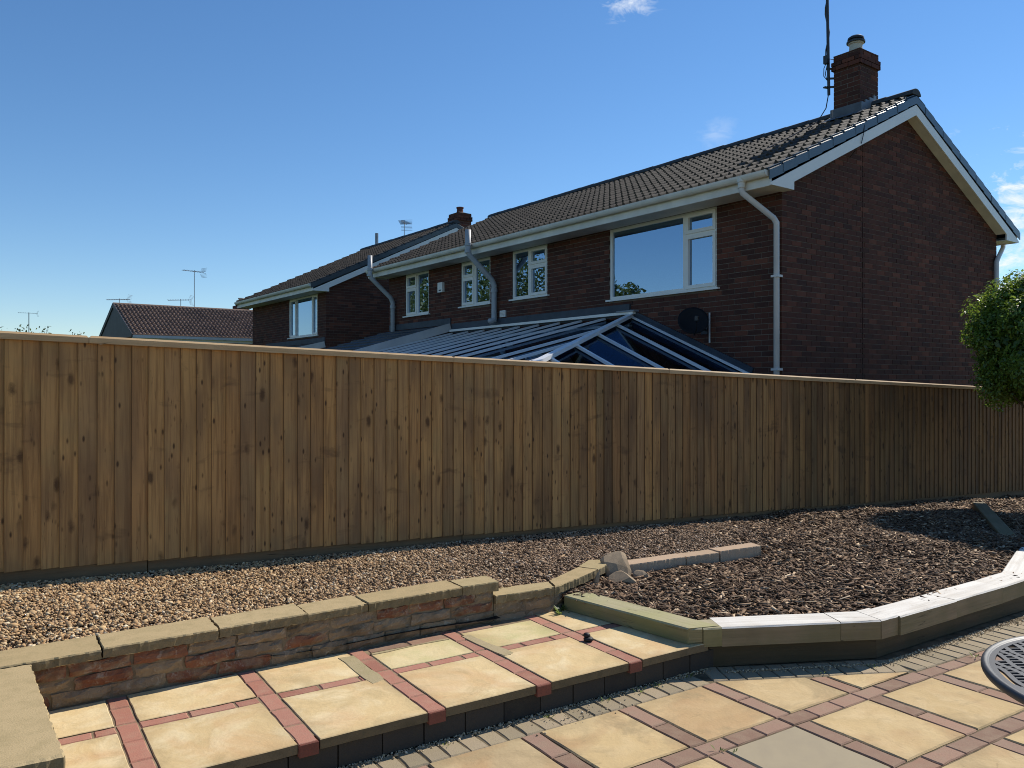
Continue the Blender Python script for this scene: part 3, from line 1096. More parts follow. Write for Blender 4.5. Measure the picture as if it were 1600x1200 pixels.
def coping(poly, z0, z1, mat='coping', name='coping_stone', par=wall, off=WO, n=9, j=0.0032):
    out = []
    m = len(poly)
    for i in range(m):
        a, b = poly[i], poly[(i + 1) % m]
        L = math.hypot(b[0] - a[0], b[1] - a[1])
        k_ = max(2, int(L / 0.017))
        for k in range(k_):
            t = k / k_
            f = 1.0 if k else 1.4
            out.append((a[0] + (b[0] - a[0]) * t + random.uniform(-j, j) * f, a[1] + (b[1] - a[1]) * t + random.uniform(-j, j) * f))
    cx = sum(p[0] for p in out) / len(out)
    cy = sum(p[1] for p in out) / len(out)
    o = MB()
    nn = len(out)
    vs = [(x - cx, y - cy, z0 - z1 + random.uniform(-.004, .004)) for x, y in out]
    vs += [(x - cx + random.uniform(-.003, .003), y - cy + random.uniform(-.003, .003), -(z1 - z0) * 0.45 + random.uniform(-.004, .004)) for x, y in out]
    vs += [((x - cx), (y - cy), -0.006 + random.uniform(-.002, .001)) for x, y in out]
    vs += [((x - cx) * 0.99, (y - cy) * 0.97, 0.0) for x, y in out]
    fs = []
    for r_ in range(3):
        for i in range(nn):
            jx = (i + 1) % nn
            fs.append((r_ * nn + i, r_ * nn + jx, (r_ + 1) * nn + jx, (r_ + 1) * nn + i))
    fs.append(tuple(range(3 * nn, 4 * nn)))
    fs.append(tuple(range(nn - 1, -1, -1)))
    o = o.add(vs, fs).build(name, mat, par)
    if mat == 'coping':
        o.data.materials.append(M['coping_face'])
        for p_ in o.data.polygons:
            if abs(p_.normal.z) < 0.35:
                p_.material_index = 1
    o.location = (cx + off[0], cy + off[1], z1 + off[2])
    o.rotation_euler = (random.uniform(-.006, .006), random.uniform(-.004, .004), 0)
    return o


cj = [-0.6, -0.08, 0.445, 0.965, 1.42, 1.76, 2.372]
for a, b in zip(cj[:-1], cj[1:]):
    fa = 4.098 + 0.038 * a + random.uniform(-.006, .006)
    fb = 4.098 + 0.038 * b + random.uniform(-.006, .006)
    coping([(a + .004, fa), (b - .004, fb), (b - .004, 4.37 + .01 * b), (a + .004, 4.345 + .01 * a)], 0.347, 0.392 + random.uniform(-.004, .004))
coping([(2.378, 4.20), (2.625, 4.198), (2.64, 4.372), (2.385, 4.376)], 0.337, 0.394)
coping([(2.60, 4.186), (2.9, 4.17), (3.03, 4.172), (3.08, 4.31), (2.63, 4.36)], 0.262, 0.309)
coping([(3.04, 4.172), (3.35, 4.29), (3.56, 4.395), (3.50, 4.535), (3.10, 4.32)], 0.262, 0.311)
coping([(3.566, 4.40), (3.70, 4.46), (3.80, 4.62), (3.70, 4.67), (3.51, 4.54)], 0.262, 0.312)
# stone edging that carries the line on between gravel and bark
edg = thing('stone_edging', 'straight run of pinkish stone edging between the gravel and the bark bed', 'edging', (4.6, 4.5, 0.15))
for a, b, dz in ((3.90, 4.52, 0.0), (4.525, 4.86, -0.002), (4.87, 5.33, 0.006)):
    ya, yb = 4.535 - .06 * (a - 3.9), 4.535 - .06 * (b - 3.9)
    coping([(a, ya), (b, yb), (b + .02, yb + .13), (a + .01, ya + .13)], 0.13, 0.27 + dz, 'edging', 'edging_stone', edg, (-4.6, -4.5, -0.15), j=0.004)

# wide capped wall coming towards the camera at the far left
pier = thing('side_wall', 'short side wall with a broad greenish stone cap at the left edge', 'wall', (-0.1, 3.4, 0))
PO = (0.1, -3.4, 0)
MB().box(-0.75, 0.13, 2.2, 4.05, -0.02, 0.285).build('core', 'mortar_old', pier, PO)
coping([(-0.5, 3.005), (0.213, 2.995), (0.160, 4.076), (-0.5, 4.05)], 0.336, 0.394, 'coping', 'coping_stone', pier, PO, j=0.004)
coping([(-0.5, 2.2), (0.17, 2.2), (0.178, 3.1), (-0.5, 3.12)], 0.287, 0.334, 'coping', 'coping_stone', pier, PO, j=0.004)

# ------------------------------------------------------------------ planting bed surface
ZB = [(-3, .47), (0, .375), (1.6, .335), (4.1, .286), (7.1, .185), (8.8, .145), (12.7, -.03), (16, -.13)]
YE = [(-3, 4.2), (2.6, 4.30), (3.05, 4.30), (3.56, 4.50), (3.88, 4.64), (5.40, 4.56), (6.3, 4.95), (7.2, 5.9), (20, 6.0)]
FR = [(3.1, 4.22), (3.4, 3.26), (4.35, 2.85), (6.3, 2.93), (9.5, 3.9), (12, 4.2), (20, 4.3)]       # front of the bark bed
FP = [(3.16, 4.25), (3.33, 3.30), (4.33, 2.82), (6.2, 2.86), (8.6, 3.75), (14.5, 3.95)]


def bedz(x, y):
    zb = interp(x, ZB)
    zf = interp(x, [(-3, .372), (2.4, .368), (2.9, .285), (3.9, .252), (5.4, .235), (7, .20)])
    yf = interp(x, YE)
    t = min(max((y - yf) / (5.83 - yf + 1e-6), 0), 1)
    zg = zf + (zb - zf) * t + 0.020 * math.sin(x * 2.3 + 1) * math.sin(max(0, min(1, t)) * math.pi)
    zs = interp(x, [(3, .205), (6, .200), (8, .17), (10, .11), (14, 0.0)])
    y2 = interp(x, FR)
    t2 = min(max((y - y2) / (5.83 - y2 + 1e-6), 0), 1)
    zk = zs + (min(zb, .22) - zs) * t2 + 0.014 * math.sin(2.1 * x + 3 * y) + 0.01 * math.sin(5.3 * x - 2.2 * y)
    w = min(max((6.6 - x) / 1.3, 0), 1)
    zg = zg * w + zk * (1 - w)
    return zg if y > yf - 0.02 else zk


def in_bed(x, y):
    if x < 2.62:
        return y > 4.2 and x > -1.5
    if x < 3.14:
        return y > 4.28
    yf = interp(x, [(3.14, 4.22), (3.33, 3.30), (4.33, 2.82), (6.2, 2.86), (8.6, 3.75), (14.5, 3.95)])
    return y > yf


verts, faces, idx = [], [], {}
NX, NY = 250, 52
xs = np.linspace(-1.3, 14.2, NX)
ys = np.linspace(2.78, 5.84, NY)
for i in range(NX):
    for j in range(NY):
        idx[i, j] = len(verts)
        verts.append((xs[i], ys[j], bedz(xs[i], ys[j]) - 0.006))
for i in range(NX - 1):
    for j in range(NY - 1):
        if in_bed((xs[i] + xs[i + 1]) / 2, (ys[j] + ys[j + 1]) / 2 + .03):
            faces.append((idx[i, j], idx[i + 1, j], idx[i + 1, j + 1], idx[i, j + 1]))
bed = put('planting_bed', npmesh('planting_bed', verts, faces, 'soil', True))
struct(bed)

# gravel: angular pebbles
def is_gravel(x, y):
    yf = interp(x, YE)
    if x > 5.2:
        yf += 0.35 * (x - 5.2) + random.uniform(-.35, .35)
    if 3.85 < x < 5.4 and 4.40 < y < 4.67 - .06 * (x - 3.9):
        return False
    if x < 2.66:
        return y > 4.345 + .01 * x and x > -1.2
    return y > yf + (0.0 if x > 3.1 else 0.03)


pos = []
tries = 0
while len(pos) < 48000 and tries < 260000:
    tries += 1
    x = -0.9 + 8.0 * random.random() ** 1.25
    y = random.uniform(4.3, 5.80)
    if is_gravel(x, y):
        pos.append((x, y, bedz(x, y)))
pos = np.array(pos)
n = len(pos)
s = RNG.lognormal(math.log(0.0062), 0.38, n)[:, None] * np.array([1.2, 0.9, 0.62])[None] * RNG.uniform(0.75, 1.3, (n, 3))
pos[:, 2] += RNG.uniform(-0.002, 0.010, n)
rot = euler_np(RNG.uniform(-.6, .6, n), RNG.uniform(-.6, .6, n), RNG.uniform(0, 6.28, n))
v, f = scatter(ICO_V, ICO_F, pos, s, rot, 0.24)
gr = put('gravel', npmesh('gravel', v, f, 'gravel'))
gr['kind'] = 'stuff'
gr['label'] = 'golden brown gravel spread between the wall and the fence'

# bark: chips and shreds
pos = []
tries = 0
while len(pos) < 46000 and tries < 400000:
    tries += 1
    x = 3.15 + 10.5 * random.random() ** 1.55
    y = random.uniform(2.8, 5.80)
    if not in_bed(x, y) or (3.85 < x < 5.4 and 4.42 < y < 4.69 - .06 * (x - 3.9)):
        continue
    if x < 5.3 and y > interp(x, YE) - 0.02:
        if random.random() > 0.05:
            continue
    if x >= 5.3 and y > interp(x, YE) and random.random() > 0.25 + (x - 5.3) * 0.6:
        continue
    pos.append((x, y, bedz(x, y)))
pos = np.array(pos)
n = len(pos)
L = np.clip(RNG.lognormal(math.log(0.032), 0.48, n), .012, .085)
far = np.clip((pos[:, 0] - 5) / 6, 0, 1)
L *= 1 + far * 0.4
s = np.stack([L, np.minimum(L * RNG.uniform(0.12, 0.42, n), .018), np.minimum(L * RNG.uniform(0.06, 0.2, n), .009)], 1)
pos[:, 2] += RNG.uniform(-0.002, 0.014, n)
rot = euler_np(RNG.uniform(-.45, .45, n), RNG.normal(0, .25, n), RNG.uniform(0, 6.28, n))
kk = 2600
pick = RNG.choice(n, kk, p=(1 / (1 + far) / (1 / (1 + far)).sum()))
pos = np.concatenate([pos, pos[pick] + RNG.normal(0, .01, (kk, 3)) * [1, 1, 0] + [0, 0, .008]])
L2 = RNG.uniform(.05, .13, kk)
s = np.concatenate([s, np.stack([L2, RNG.uniform(.003, .008, kk), RNG.uniform(.002, .004, kk)], 1)])
rot = np.concatenate([rot, euler_np(RNG.normal(0, .2, kk), RNG.normal(0, .10, kk), RNG.uniform(0, 6.28, kk))])
v, f = scatter(CUBE_V, CUBE_F, pos, s, rot, 0.22)
bk = put('bark_chippings', npmesh('bark_chippings', v, f, 'bark'))
bk['kind'] = 'stuff'
bk['label'] = 'dark brown bark chippings covering the planting bed'

# loose grit swept into the corners of the patio
pos = []
for _ in range(1500):
    x = random.uniform(0.6, 3.4)
    pos.append((x, 3.228 - abs(random.gauss(0, .022)), 0.0))
for _ in range(1500):
    t = random.random()
    x = 4.36 + 2.2 * t
    pos.append((x, 2.745 + .02 * t - abs(random.gauss(0, .028)), 0.0))
for _ in range(500):
    t = random.random()
    pos.append((3.45 + .88 * t + random.gauss(0, .01), 3.14 - .41 * t - abs(random.gauss(0, .02)), 0.0))
for _ in range(90):
    pos.append((random.gauss(2.45, .12), 3.10 + random.gauss(0, .05), 0.0))
pos = np.array(pos)
n = len(pos)
s = RNG.lognormal(math.log(0.0026), 0.45, n)[:, None] * RNG.uniform(0.7, 1.3, (n, 3))
pos[:, 2] += 0.001
v, f = scatter(ICO_V, ICO_F, pos, s, euler_np(*RNG.uniform(0, 6, (3, n))), 0.15)
gt = put('grit', npmesh('grit', v, f, 'grit'))
gt['kind'] = 'stuff'
gt['label'] = 'loose pale grit along the foot of the step and timber edging'

# ------------------------------------------------------------------ timber sleepers round the bark bed
slp = thing('sleeper_edging', 'stacked pale timber sleepers edging the bark bed above the patio', 'edging', (4.33, 2.8, 0))
SO = Vector((4.33, 2.8, 0))


def sleeper(p, q, z0, z1, mat, w=0.2, ends=(0.0, 0.0)):
    """timber along the front line p->q; its width lies to the left of that line; ends are mitre offsets"""
    p = Vector((*p, 0))
    q = Vector((*q, 0))
    L = (q - p).length
    ang = math.atan2(q.y - p.y, q.x - p.x)
    n = max(4, int(L / .12))
    prof = [(0, z0), (0, z1 - .008), (.008, z1), (w - .008, z1), (w, z1 - .008), (w, z0)]
    vs = []
    fs = []
    for i in range(n + 1):
        t = i / n
        for (yy, zz_) in prof:
            xx = L * t + ends[0] * (yy / w) * (1 - t) + ends[1] * (yy / w) * t
            vs.append((xx, yy + random.uniform(-.0012, .0012), zz_ - z0 + random.uniform(-.0008, .0008)))
    m = len(prof)
    for i in range(n):
        for k in range(m):
            k2 = (k + 1) % m
            fs.append((i * m + k, (i + 1) * m + k, (i + 1) * m + k2, i * m + k2))
    fs.append(tuple(range(0, m)))
    fs.append(tuple(range(n * m + m - 1, n * m - 1, -1)))
    o = MB().add(vs, fs).build('sleeper', mat, slp)
    if mat != 'sleeper_low_shade':
        o.data.materials.append(M['sleeper_shade' if mat == 'sleeper_pale' else 'sleeper_green_shade'])
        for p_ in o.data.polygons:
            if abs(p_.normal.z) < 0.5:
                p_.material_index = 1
    o.location = (p.x - SO.x, p.y - SO.y, z0)
    o.rotation_euler = (0, 0, ang)
    return o


TZ0, TZ1 = 0.128, 0.236
sleeper((3.115, 4.18), (3.272, 3.245), SZ + .004, TZ1 + .004, 'sleeper_green', 0.185, (0.0, 0.09))
sleeper((3.278, 3.243), (3.352, 3.21), TZ0 + .006, TZ1 + .002, 'sleeper_green', 0.16, (0.05, 0.0))
sleeper((3.355, 3.205), (3.455, 3.16), TZ0 + .004, TZ1, 'sleeper_green', 0.17)
sleeper((3.457, 3.162), (4.10, 2.861), TZ0, TZ1, 'sleeper_pale', 0.2)
sleeper((4.104, 2.861), (4.326, 2.757), TZ0 - .001, TZ1 + .001, 'sleeper_pale', 0.2, (0.0, 0.05))
sleeper((4.333, 2.757), (4.50, 2.757), TZ0 - .002, TZ1 + .002, 'sleeper_pale', 0.2, (0.05, 0.0))
sleeper((4.503, 2.743), (5.13, 2.752), TZ0 - .004, TZ1, 'sleeper_pale', 0.2)
sleeper((5.133, 2.757), (5.74, 2.77), TZ0 - .004, TZ1 + .001, 'sleeper_pale', 0.2)
sleeper((5.744, 2.772), (6.22, 2.80), TZ0 - .004, TZ1 - .002, 'sleeper_pale', 0.2, (0.0, 0.08))
sleeper((6.228, 2.802), (7.15, 3.13), TZ0 - .004, TZ1 - .003, 'sleeper_pale', 0.2, (-0.02, 0.0))
sleeper((7.156, 3.135), (8.5, 3.62), TZ0 - .03, TZ1 - .03, 'sleeper_pale', 0.2)
sleeper((3.43, 3.235), (4.36, 2.808), 0.0, TZ0 - .005, 'sleeper_low_shade', 0.18, (0.0, 0.05))
sleeper((4.362, 2.808), (6.22, 2.832), 0.0, TZ0 - .009, 'sleeper_low_shade', 0.18, (0.05, 0.07))
sleeper((6.23, 2.85), (8.48, 3.67), 0.0, TZ0 - .035, 'sleeper_low_shade', 0.18)
# the far inner timber; the bush's shade is also put into its darker colour
far_s = thing('timber_rail', 'single timber laid flat across the shaded far end of the bark bed', 'timber', (8.6, 4.2, 0.1), R(33))
MB().chamfer(-.9, 1.6, -.07, .07, 0, 0.09, .008).build('beam', 'sleeper_shade', far_s)

# ------------------------------------------------------------------ broken stones lying by the end of the wall
def rock(pts_seed, size, loc, rot, label, name='broken_stone'):
    rnd = random.Random(pts_seed)
    import bmesh
    bm = bmesh.new()
    bmesh.ops.create_icosphere(bm, subdivisions=2, radius=0.5)
    planes = [Vector((rnd.uniform(-1, 1), rnd.uniform(-1, 1), rnd.uniform(-1, 1))).normalized() for _ in range(9)]
    lim = [rnd.uniform(.18, .40) for _ in range(9)]
    for v_ in bm.verts:
        for pl, li in zip(planes, lim):
            dd = v_.co.dot(pl)
            if dd > li:
                v_.co -= pl * (dd - li)
        v_.co = Vector((v_.co.x * size[0], v_.co.y * size[1], v_.co.z * size[2])) * (1 + rnd.uniform(-.03, .03))
    me = bpy.data.meshes.new(name)
    bm.to_mesh(me)
    bm.free()
    me.materials.append(M['rock'])
    o = put(name, me)
    o.location = loc
    o.rotation_euler = rot
    return tag(o, label, 'stone', 'broken stones at the end of the wall')


rock(3, (0.30, 0.11, 0.30), (3.80, 4.50, 0.28), (R(-38), R(15), R(-30)), 'tall grey slab of broken stone leaning at the wall end')
rock(5, (0.29, 0.19, 0.15), (3.73, 4.31, 0.235), (R(22), R(10), R(-35)), 'rounded pale lump of stone resting on the bark')
rock(8, (0.19, 0.10, 0.11), (3.92, 4.37, 0.22), (R(10), R(20), R(-50)), 'small wedge of stone beside the rounded lump')
rock(12, (0.08, 0.07, 0.22), (3.50, 4.335, 0.25), (R(10), R(22), R(20)), 'thin upright sliver of stone below the coping end')
# small black clod on the step
cl = MB()
cl.lathe([(0.004, 0.0), (0.026, 0.004), (0.030, 0.014), (0.022, 0.022), (0.004, 0.024)], 9, (0, 0, 0))
cl.lathe([(0.003, 0.018), (0.018, 0.022), (0.022, 0.032), (0.014, 0.042), (0.003, 0.044)], 9, (0.006, 0.012, 0))
o = cl.build('soil_clod', 'black_lump', None, smooth=True)
o.location = (2.853, 3.60, SZ - 0.001)
o.rotation_euler = (0, 0, 0.6)
tag(o, 'small black clod of soil lying on the red block strip', 'clod')

# ------------------------------------------------------------------ fence
FY = 5.83


def ztop(x):
    return 1.925 - 0.0312 * x


def zbot(x):
    return ztop(x) - 1.552


fence = thing('timber_fence', 'long closeboard timber fence of upright brown boards with a pale capping rail', 'fence', (6.5, FY, zbot(6.5)))
FO = Vector((6.5, FY, zbot(6.5)))
BH = 1.552 - 0.045 - 0.085
bm_ = MB()
W = 0.125
vs = []
for zz_ in (0, BH):
    for (xx, yy) in ((0, 0.004), (0.001, -0.011), (0.004, -0.014), (W, 0.0), (W, 0.004)):
        vs.append((xx, yy, zz_))
bm_.add(vs, [(0, 1, 6, 5), (1, 2, 7, 6), (2, 3, 8, 7), (3, 4, 9, 8), (4, 0, 5, 9), (4, 3, 2, 1, 0), (5, 6, 7, 8, 9)])
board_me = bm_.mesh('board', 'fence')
board_mid_shade = bm_.mesh('board', 'fence_mid_shade')
board_grey_shade = bm_.mesh('board', 'fence_grey_shade')
for me_ in (board_me, board_mid_shade, board_grey_shade):
    me_.materials.append(M['board_edge_shade'])
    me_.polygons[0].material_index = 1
x = -1.4
while x < 14.2:
    w = random.choice((.1, .1, .1, .102, .098, .1, .095, .106))
    o = put('board', (lambda q_: board_me if q_ < 4.6 else board_mid_shade if q_ < 7.6 else board_grey_shade)(x + random.gauss(0, 1.1)), fence)
    o.location = (x - FO.x, 0.0 + random.uniform(-.0015, .0015), zbot(x + .05) + .085 + random.uniform(-.004, .002) - FO.z)
    o.rotation_euler = (0, random.uniform(-.0022, .0022), random.uniform(-.01, .01))
    x += w
# gravel boards, rails and posts
x = -1.5
sl = math.atan(0.0312)
while x < 14.2:
    L = 2.4
    o = MB().chamfer(-L / 2 + .003, L / 2 - .003, 0.006, 0.03, -0.06, 0.088, .003).build('gravel_board', 'gravel_board', fence)
    o.location = (x + L / 2 - FO.x, 0.008, zbot(x + L / 2) - FO.z)
    o.rotation_euler = (0, sl, 0)
    for hz in (.3, .8, 1.3):
        o = MB().box(-L / 2 + .003, L / 2 - .003, 0.012, 0.06, -.04, .04).build('rail', 'gravel_board', fence)
        o.location = (x + L / 2 - FO.x, 0.025, zbot(x + L / 2) + hz - FO.z)
        o.rotation_euler = (0, sl, 0)
    o = MB().box(-.05, .05, 0, .1, -0.8, 1.5).build('post', 'gravel_board', fence)
    o.location = (x - FO.x, 0.09, zbot(x) - FO.z)
    x += L
x = -1.5
for L in (2.05, 2.65, 2.4, 3.0, 2.9, 3.0):
    o = MB().chamfer(-L / 2 + .001, L / 2 - .001, -0.032, 0.032, -0.048, 0.0, .013).build('capping_rail', 'capping', fence)
    o.location = (x + L / 2 - FO.x, -0.004, ztop(x + L / 2) - FO.z + random.uniform(-.002, .002))
    o.rotation_euler = (0, sl, 0)
    x += L

# ------------------------------------------------------------------ weeds in the joints
lv, lf = [], []
spots = [(2.86, 3.17, 10), (2.98, 3.18, 14), (3.2, 3.185, 12), (2.25, 3.16, 9), (1.7, 3.17, 6), (4.86, 2.50, 10), (2.68, 2.47, 7), (2.72, 2.42, 4), (3.08, 4.19, 26), (3.06, 4.12, 14), (2.62, 3.17, 8),
         (3.9, 2.83, 6), (4.2, 2.72, 6)]
for (wx, wy, cnt) in spots:
    wz = SZ - .01 if wy > 3.8 else -0.002
    for k in range(cnt):
        a = random.uniform(0, 6.28)
        L = random.uniform(.008, .026) * (2.0 if wy > 3.8 else 1.0)
        r0 = random.uniform(0, .03)
        bx, by = wx + r0 * math.cos(a), wy + r0 * math.sin(a) * .6
        up = random.uniform(.4, 1.2)
        tip = (bx + L * math.cos(a), by + L * math.sin(a), wz + L * up)
        mid = (bx + .5 * L * math.cos(a), by + .5 * L * math.sin(a), wz + L * up * .7)
        wd = L * .16
        nx, ny = -math.sin(a) * wd, math.cos(a) * wd
        k0 = len(lv)
        lv += [(bx, by, wz), (mid[0] + nx, mid[1] + ny, mid[2]), tip, (mid[0] - nx, mid[1] - ny, mid[2])]
        lf.append((k0, k0 + 1, k0 + 2, k0 + 3))
wd = put('weeds', npmesh('weeds', lv, lf, 'leaf_weed'))
wd['kind'] = 'stuff'
wd['label'] = 'small green weeds growing in the paving joints'

# ------------------------------------------------------------------ round patio table at the right edge
tab = thing('garden_table', 'round dark grey metal garden table with a slotted top at the right edge', 'table', (2.927, 0.89, 0))
TR = 0.533
TOP = 0.72
rim = []
for k in range(9):
    a = -math.pi / 2 + math.pi * k / 8
    rim.append((TR - 0.011 + 0.011 * math.cos(a), TOP - 0.014 + 0.014 * math.sin(a)))
vs, fs = [], []
n = 72
prof = [(TR - 0.034, TOP - 0.012), (TR - 0.030, TOP - .028)] + rim + [(TR - 0.020, TOP - 0.003), (TR - 0.024, TOP - 0.006), (TR - 0.034, TOP - 0.006)]
for r_, z_ in prof:
    for k in range(n):
        vs.append((r_ * math.cos(2 * math.pi * k / n), r_ * math.sin(2 * math.pi * k / n), z_))
m = len(prof)
for i in range(m):
    for k in range(n):
        fs.append((i * n + k, i * n + (k + 1) % n, ((i + 1) % m) * n + (k + 1) % n, ((i + 1) % m) * n + k))
MB().add(vs, fs).build('rim', 'table_metal', tab, smooth=True)
# slotted plate: wavy bands joined by thin bars, with real openings between them
pl = MB()
t0, t1 = TOP - .013, TOP - .006
RI = TR - 0.030


def plate_quad(a, b, c, d):
    pl.add([(a[0], a[1], t1), (b[0], b[1], t1), (c[0], c[1], t1), (d[0], d[1], t1), (a[0], a[1], t0), (b[0], b[1], t0), (c[0], c[1], t0), (d[0], d[1], t0)],
           [(0, 1, 2, 3), (7, 6, 5, 4), (0, 4, 5, 1), (1, 5, 6, 2), (2, 6, 7, 3), (3, 7, 4, 0)])


def wav(u, k):
    return 0.010 * math.sin(u * 26 + k * 1.3)


pitch = 0.038
ang = R(33)
ca, sa = math.cos(ang), math.sin(ang)


def tp(u, w):
    return (u * sa + w * ca, u * ca - w * sa)


stepu = 0.0125
nk = int(RI / pitch) + 1
for k in range(-nk, nk + 1):
    w0 = k * pitch
    u = -RI
    i = 0
    while u < RI:
        u2 = u + stepu
        a0 = w0 + wav(u, k)
        a1 = w0 + wav(u2, k)
        hw = 0.0085
        rr = max(math.hypot(u, abs(a0) + hw), math.hypot(u2, abs(a1) + hw))
        if rr < RI + .006:
            plate_quad(tp(u, a0 - hw), tp(u2, a1 - hw), tp(u2, a1 + hw), tp(u, a0 + hw))
            b0 = w0 + pitch + wav(u, k + 1)
            b1 = w0 + pitch + wav(u2, k + 1)
            solid = math.hypot(u, abs(w0 + pitch / 2) + pitch * .5) > RI - .002
            if i % 2 == 0 or solid:
                if math.hypot(u, b0) < RI + .006:
                    h_ = u + (stepu if solid else stepu * 0.62)
                    plate_quad(tp(u, a0 + hw), tp(h_, a1 + hw), tp(h_, b1 - hw), tp(u, b0 - hw))
        elif rr < RI + .02:
            pass
        u = u2
        i += 1
pl.build('slotted_top', 'table_metal', tab)
ring = MB()
vs, fs = [], []
for r_, z_ in ((RI - .010, t0 - .0005), (RI + .01, t0 - .0005), (RI + .01, t1 + .0006), (RI - .010, t1 + .0006)):
    for k in range(n):
        vs.append((r_ * math.cos(2 * math.pi * k / n), r_ * math.sin(2 * math.pi * k / n), z_))
for i in range(4):
    for k in range(n):
        fs.append((i * n + k, i * n + (k + 1) % n, ((i + 1) % 4) * n + (k + 1) % n, ((i + 1) % 4) * n + k))
MB().add(vs, fs).build('plate_ring', 'table_metal', tab)
for k in range(4):
    a = math.pi / 4 + k * math.pi / 2 + .2
    c_, s_ = math.cos(a), math.sin(a)
    MB().tube([(c_ * .40, s_ * .40, TOP - .03), (c_ * .34, s_ * .34, .52), (c_ * .24, s_ * .24, .32), (c_ * .30, s_ * .30, .12), (c_ * .40, s_ * .40, .0)],
              [.018, .018, .016, .016, .02], 10).build('leg', 'table_metal', tab, smooth=True)
MB().lathe([(.2, .325), (.255, .325), (.255, .34), (.2, .34)], 32).build('stretcher_ring', 'table_metal', tab)

# ------------------------------------------------------------------ houses
HB = -0.8                       # level of the neighbours' ground
HROT = R(3.3)
HX, HY = 8.936, 7.122           # near corner of the first house


def hpoint(u, s):
    return (HX + u * math.cos(HROT) - s * math.sin(HROT), HY + u * math.sin(HROT) + s * math.cos(HROT))


def sub_intervals(a, b, holes):
    out = [(a, b)]
    for h0, h1 in holes:
        nxt = []
        for p, q in out:
            if h1 <= p or h0 >= q:
                nxt.append((p, q))
            else:
                if h0 - p > 0.02:
                    nxt.append((p, h0))
                if q - h1 > 0.02:
                    nxt.append((h1, q))
        out = nxt
    return out


BL, BHH, JT = 0.215, 0.065, 0.010
TILE_G, TILE_W = 0.335, 0.300
PITCH = math.atan(0.47)


def tile_mesh(mat):
    prof = []
    for k in range(2):
        for t_ in (0.0, 0.25, 0.5, 0.58, 0.66, 0.75, 0.84, 0.92):
            h = 0.0 if t_ <= 0.5 else 0.055 * math.sin(math.pi * (t_ - 0.5) / 0.5) ** 0.8
            prof.append(((k + t_) * TILE_W / 2, h))
    prof.append((TILE_W, 0.0))
    n = len(prof)
    vs = []
    for (px, h) in prof:
        vs.append((px, 0, h + 0.050))
    for (px, h) in prof:
        vs.append((px, TILE_G + .06, h))
    for (px, h) in prof:
        vs.append((px, 0.003, h - 0.002 if h < .01 else 0.002))
    fs = []
    for i in range(n - 1):
        fs.append((i, i + 1, n + i + 1, n + i))
        fs.append((2 * n + i, 2 * n + i + 1, i + 1, i))
    return vs, fs


TV, TF = tile_mesh(None)
tile_me = MB().add(TV, TF).mesh('roof_tile', 'tile')


def build_window(house, face_x, s0, s1, z0, z1, lights, off, sill=True, blind=False, label=None, room=True):
    """window in a wall at x = face_x looking to -x; lights: list of (s0,s1,z0,z1,opening) fractions in metres"""
    fr = MB()
    x0, x1 = face_x + 0.022, face_x + 0.085
    fw = 0.05
    fr.box(x0, x1, s0, s0 + fw, z0, z1)
    fr.box(x0, x1, s1 - fw, s1, z0, z1)
    fr.box(x0 + .0005, x1 - .0005, s0 + fw, s1 - fw, z1 - fw, z1)
    fr.box(x0 + .0005, x1 - .0005, s0 + fw, s1 - fw, z0, z0 + fw)
    win = fr.build('window', 'upvc', house, off)
    if label:
        win['label'] = label
    for (a, b, c, d, op) in lights:
        m = MB()
        if op:                         # opening light: its own raised sash
            w_ = 0.052
            xa = x0 - 0.016
            m.box(xa, x1 - .01, a, a + w_, c, d)
            m.box(xa, x1 - .01, b - w_, b, c, d)
            m.box(xa + .0005, x1 - .011, a + w_, b - w_, c, c + w_)
            m.box(xa + .0005, x1 - .011, a + w_, b - w_, d - w_, d)
            m.build('sash', 'upvc', win)
            bpy.data.objects[-1] if False else None
            g0 = w_
        else:
            w_ = 0.022
            xa = x0 + 0.004
            m.box(xa, x1 - .01, a, a + w_, c, d)
            m.box(xa, x1 - .01, b - w_, b, c, d)
            m.box(xa + .0005, x1 - .011, a + w_, b - w_, c, c + w_)
            m.box(xa + .0005, x1 - .011, a + w_, b - w_, d - w_, d)
            m.build('bead', 'upvc', win)
            g0 = w_
        MB().box(x0 + 0.028, x0 + 0.032, a + g0 - .004, b - g0 + .004, c + g0 - .004, d - g0 + .004).build('pane', 'glass', win)
    # bars between lights are the frame's own mullions and transoms
    for ch in win.children:
        ch.location = off
    if sill:
        MB().box(face_x - 0.05, face_x + 0.03, s0 - 0.06, s1 + 0.04, z0 - 0.028, z0 - .001).build('sill', 'upvc', win, off)
    if blind:
        b_ = MB()
        y = s0 + .08
        while y < s1 - .1:
            b_.add([(face_x + .20, y, z0 + .03), (face_x + .225, y + .085, z0 + .03), (face_x + .225, y + .085, z1 - .05), (face_x + .20, y, z1 - .05)], [(0, 1, 2, 3)])
            y += .105
        b_.build('vertical_blind', 'blind', win, off)
    return win


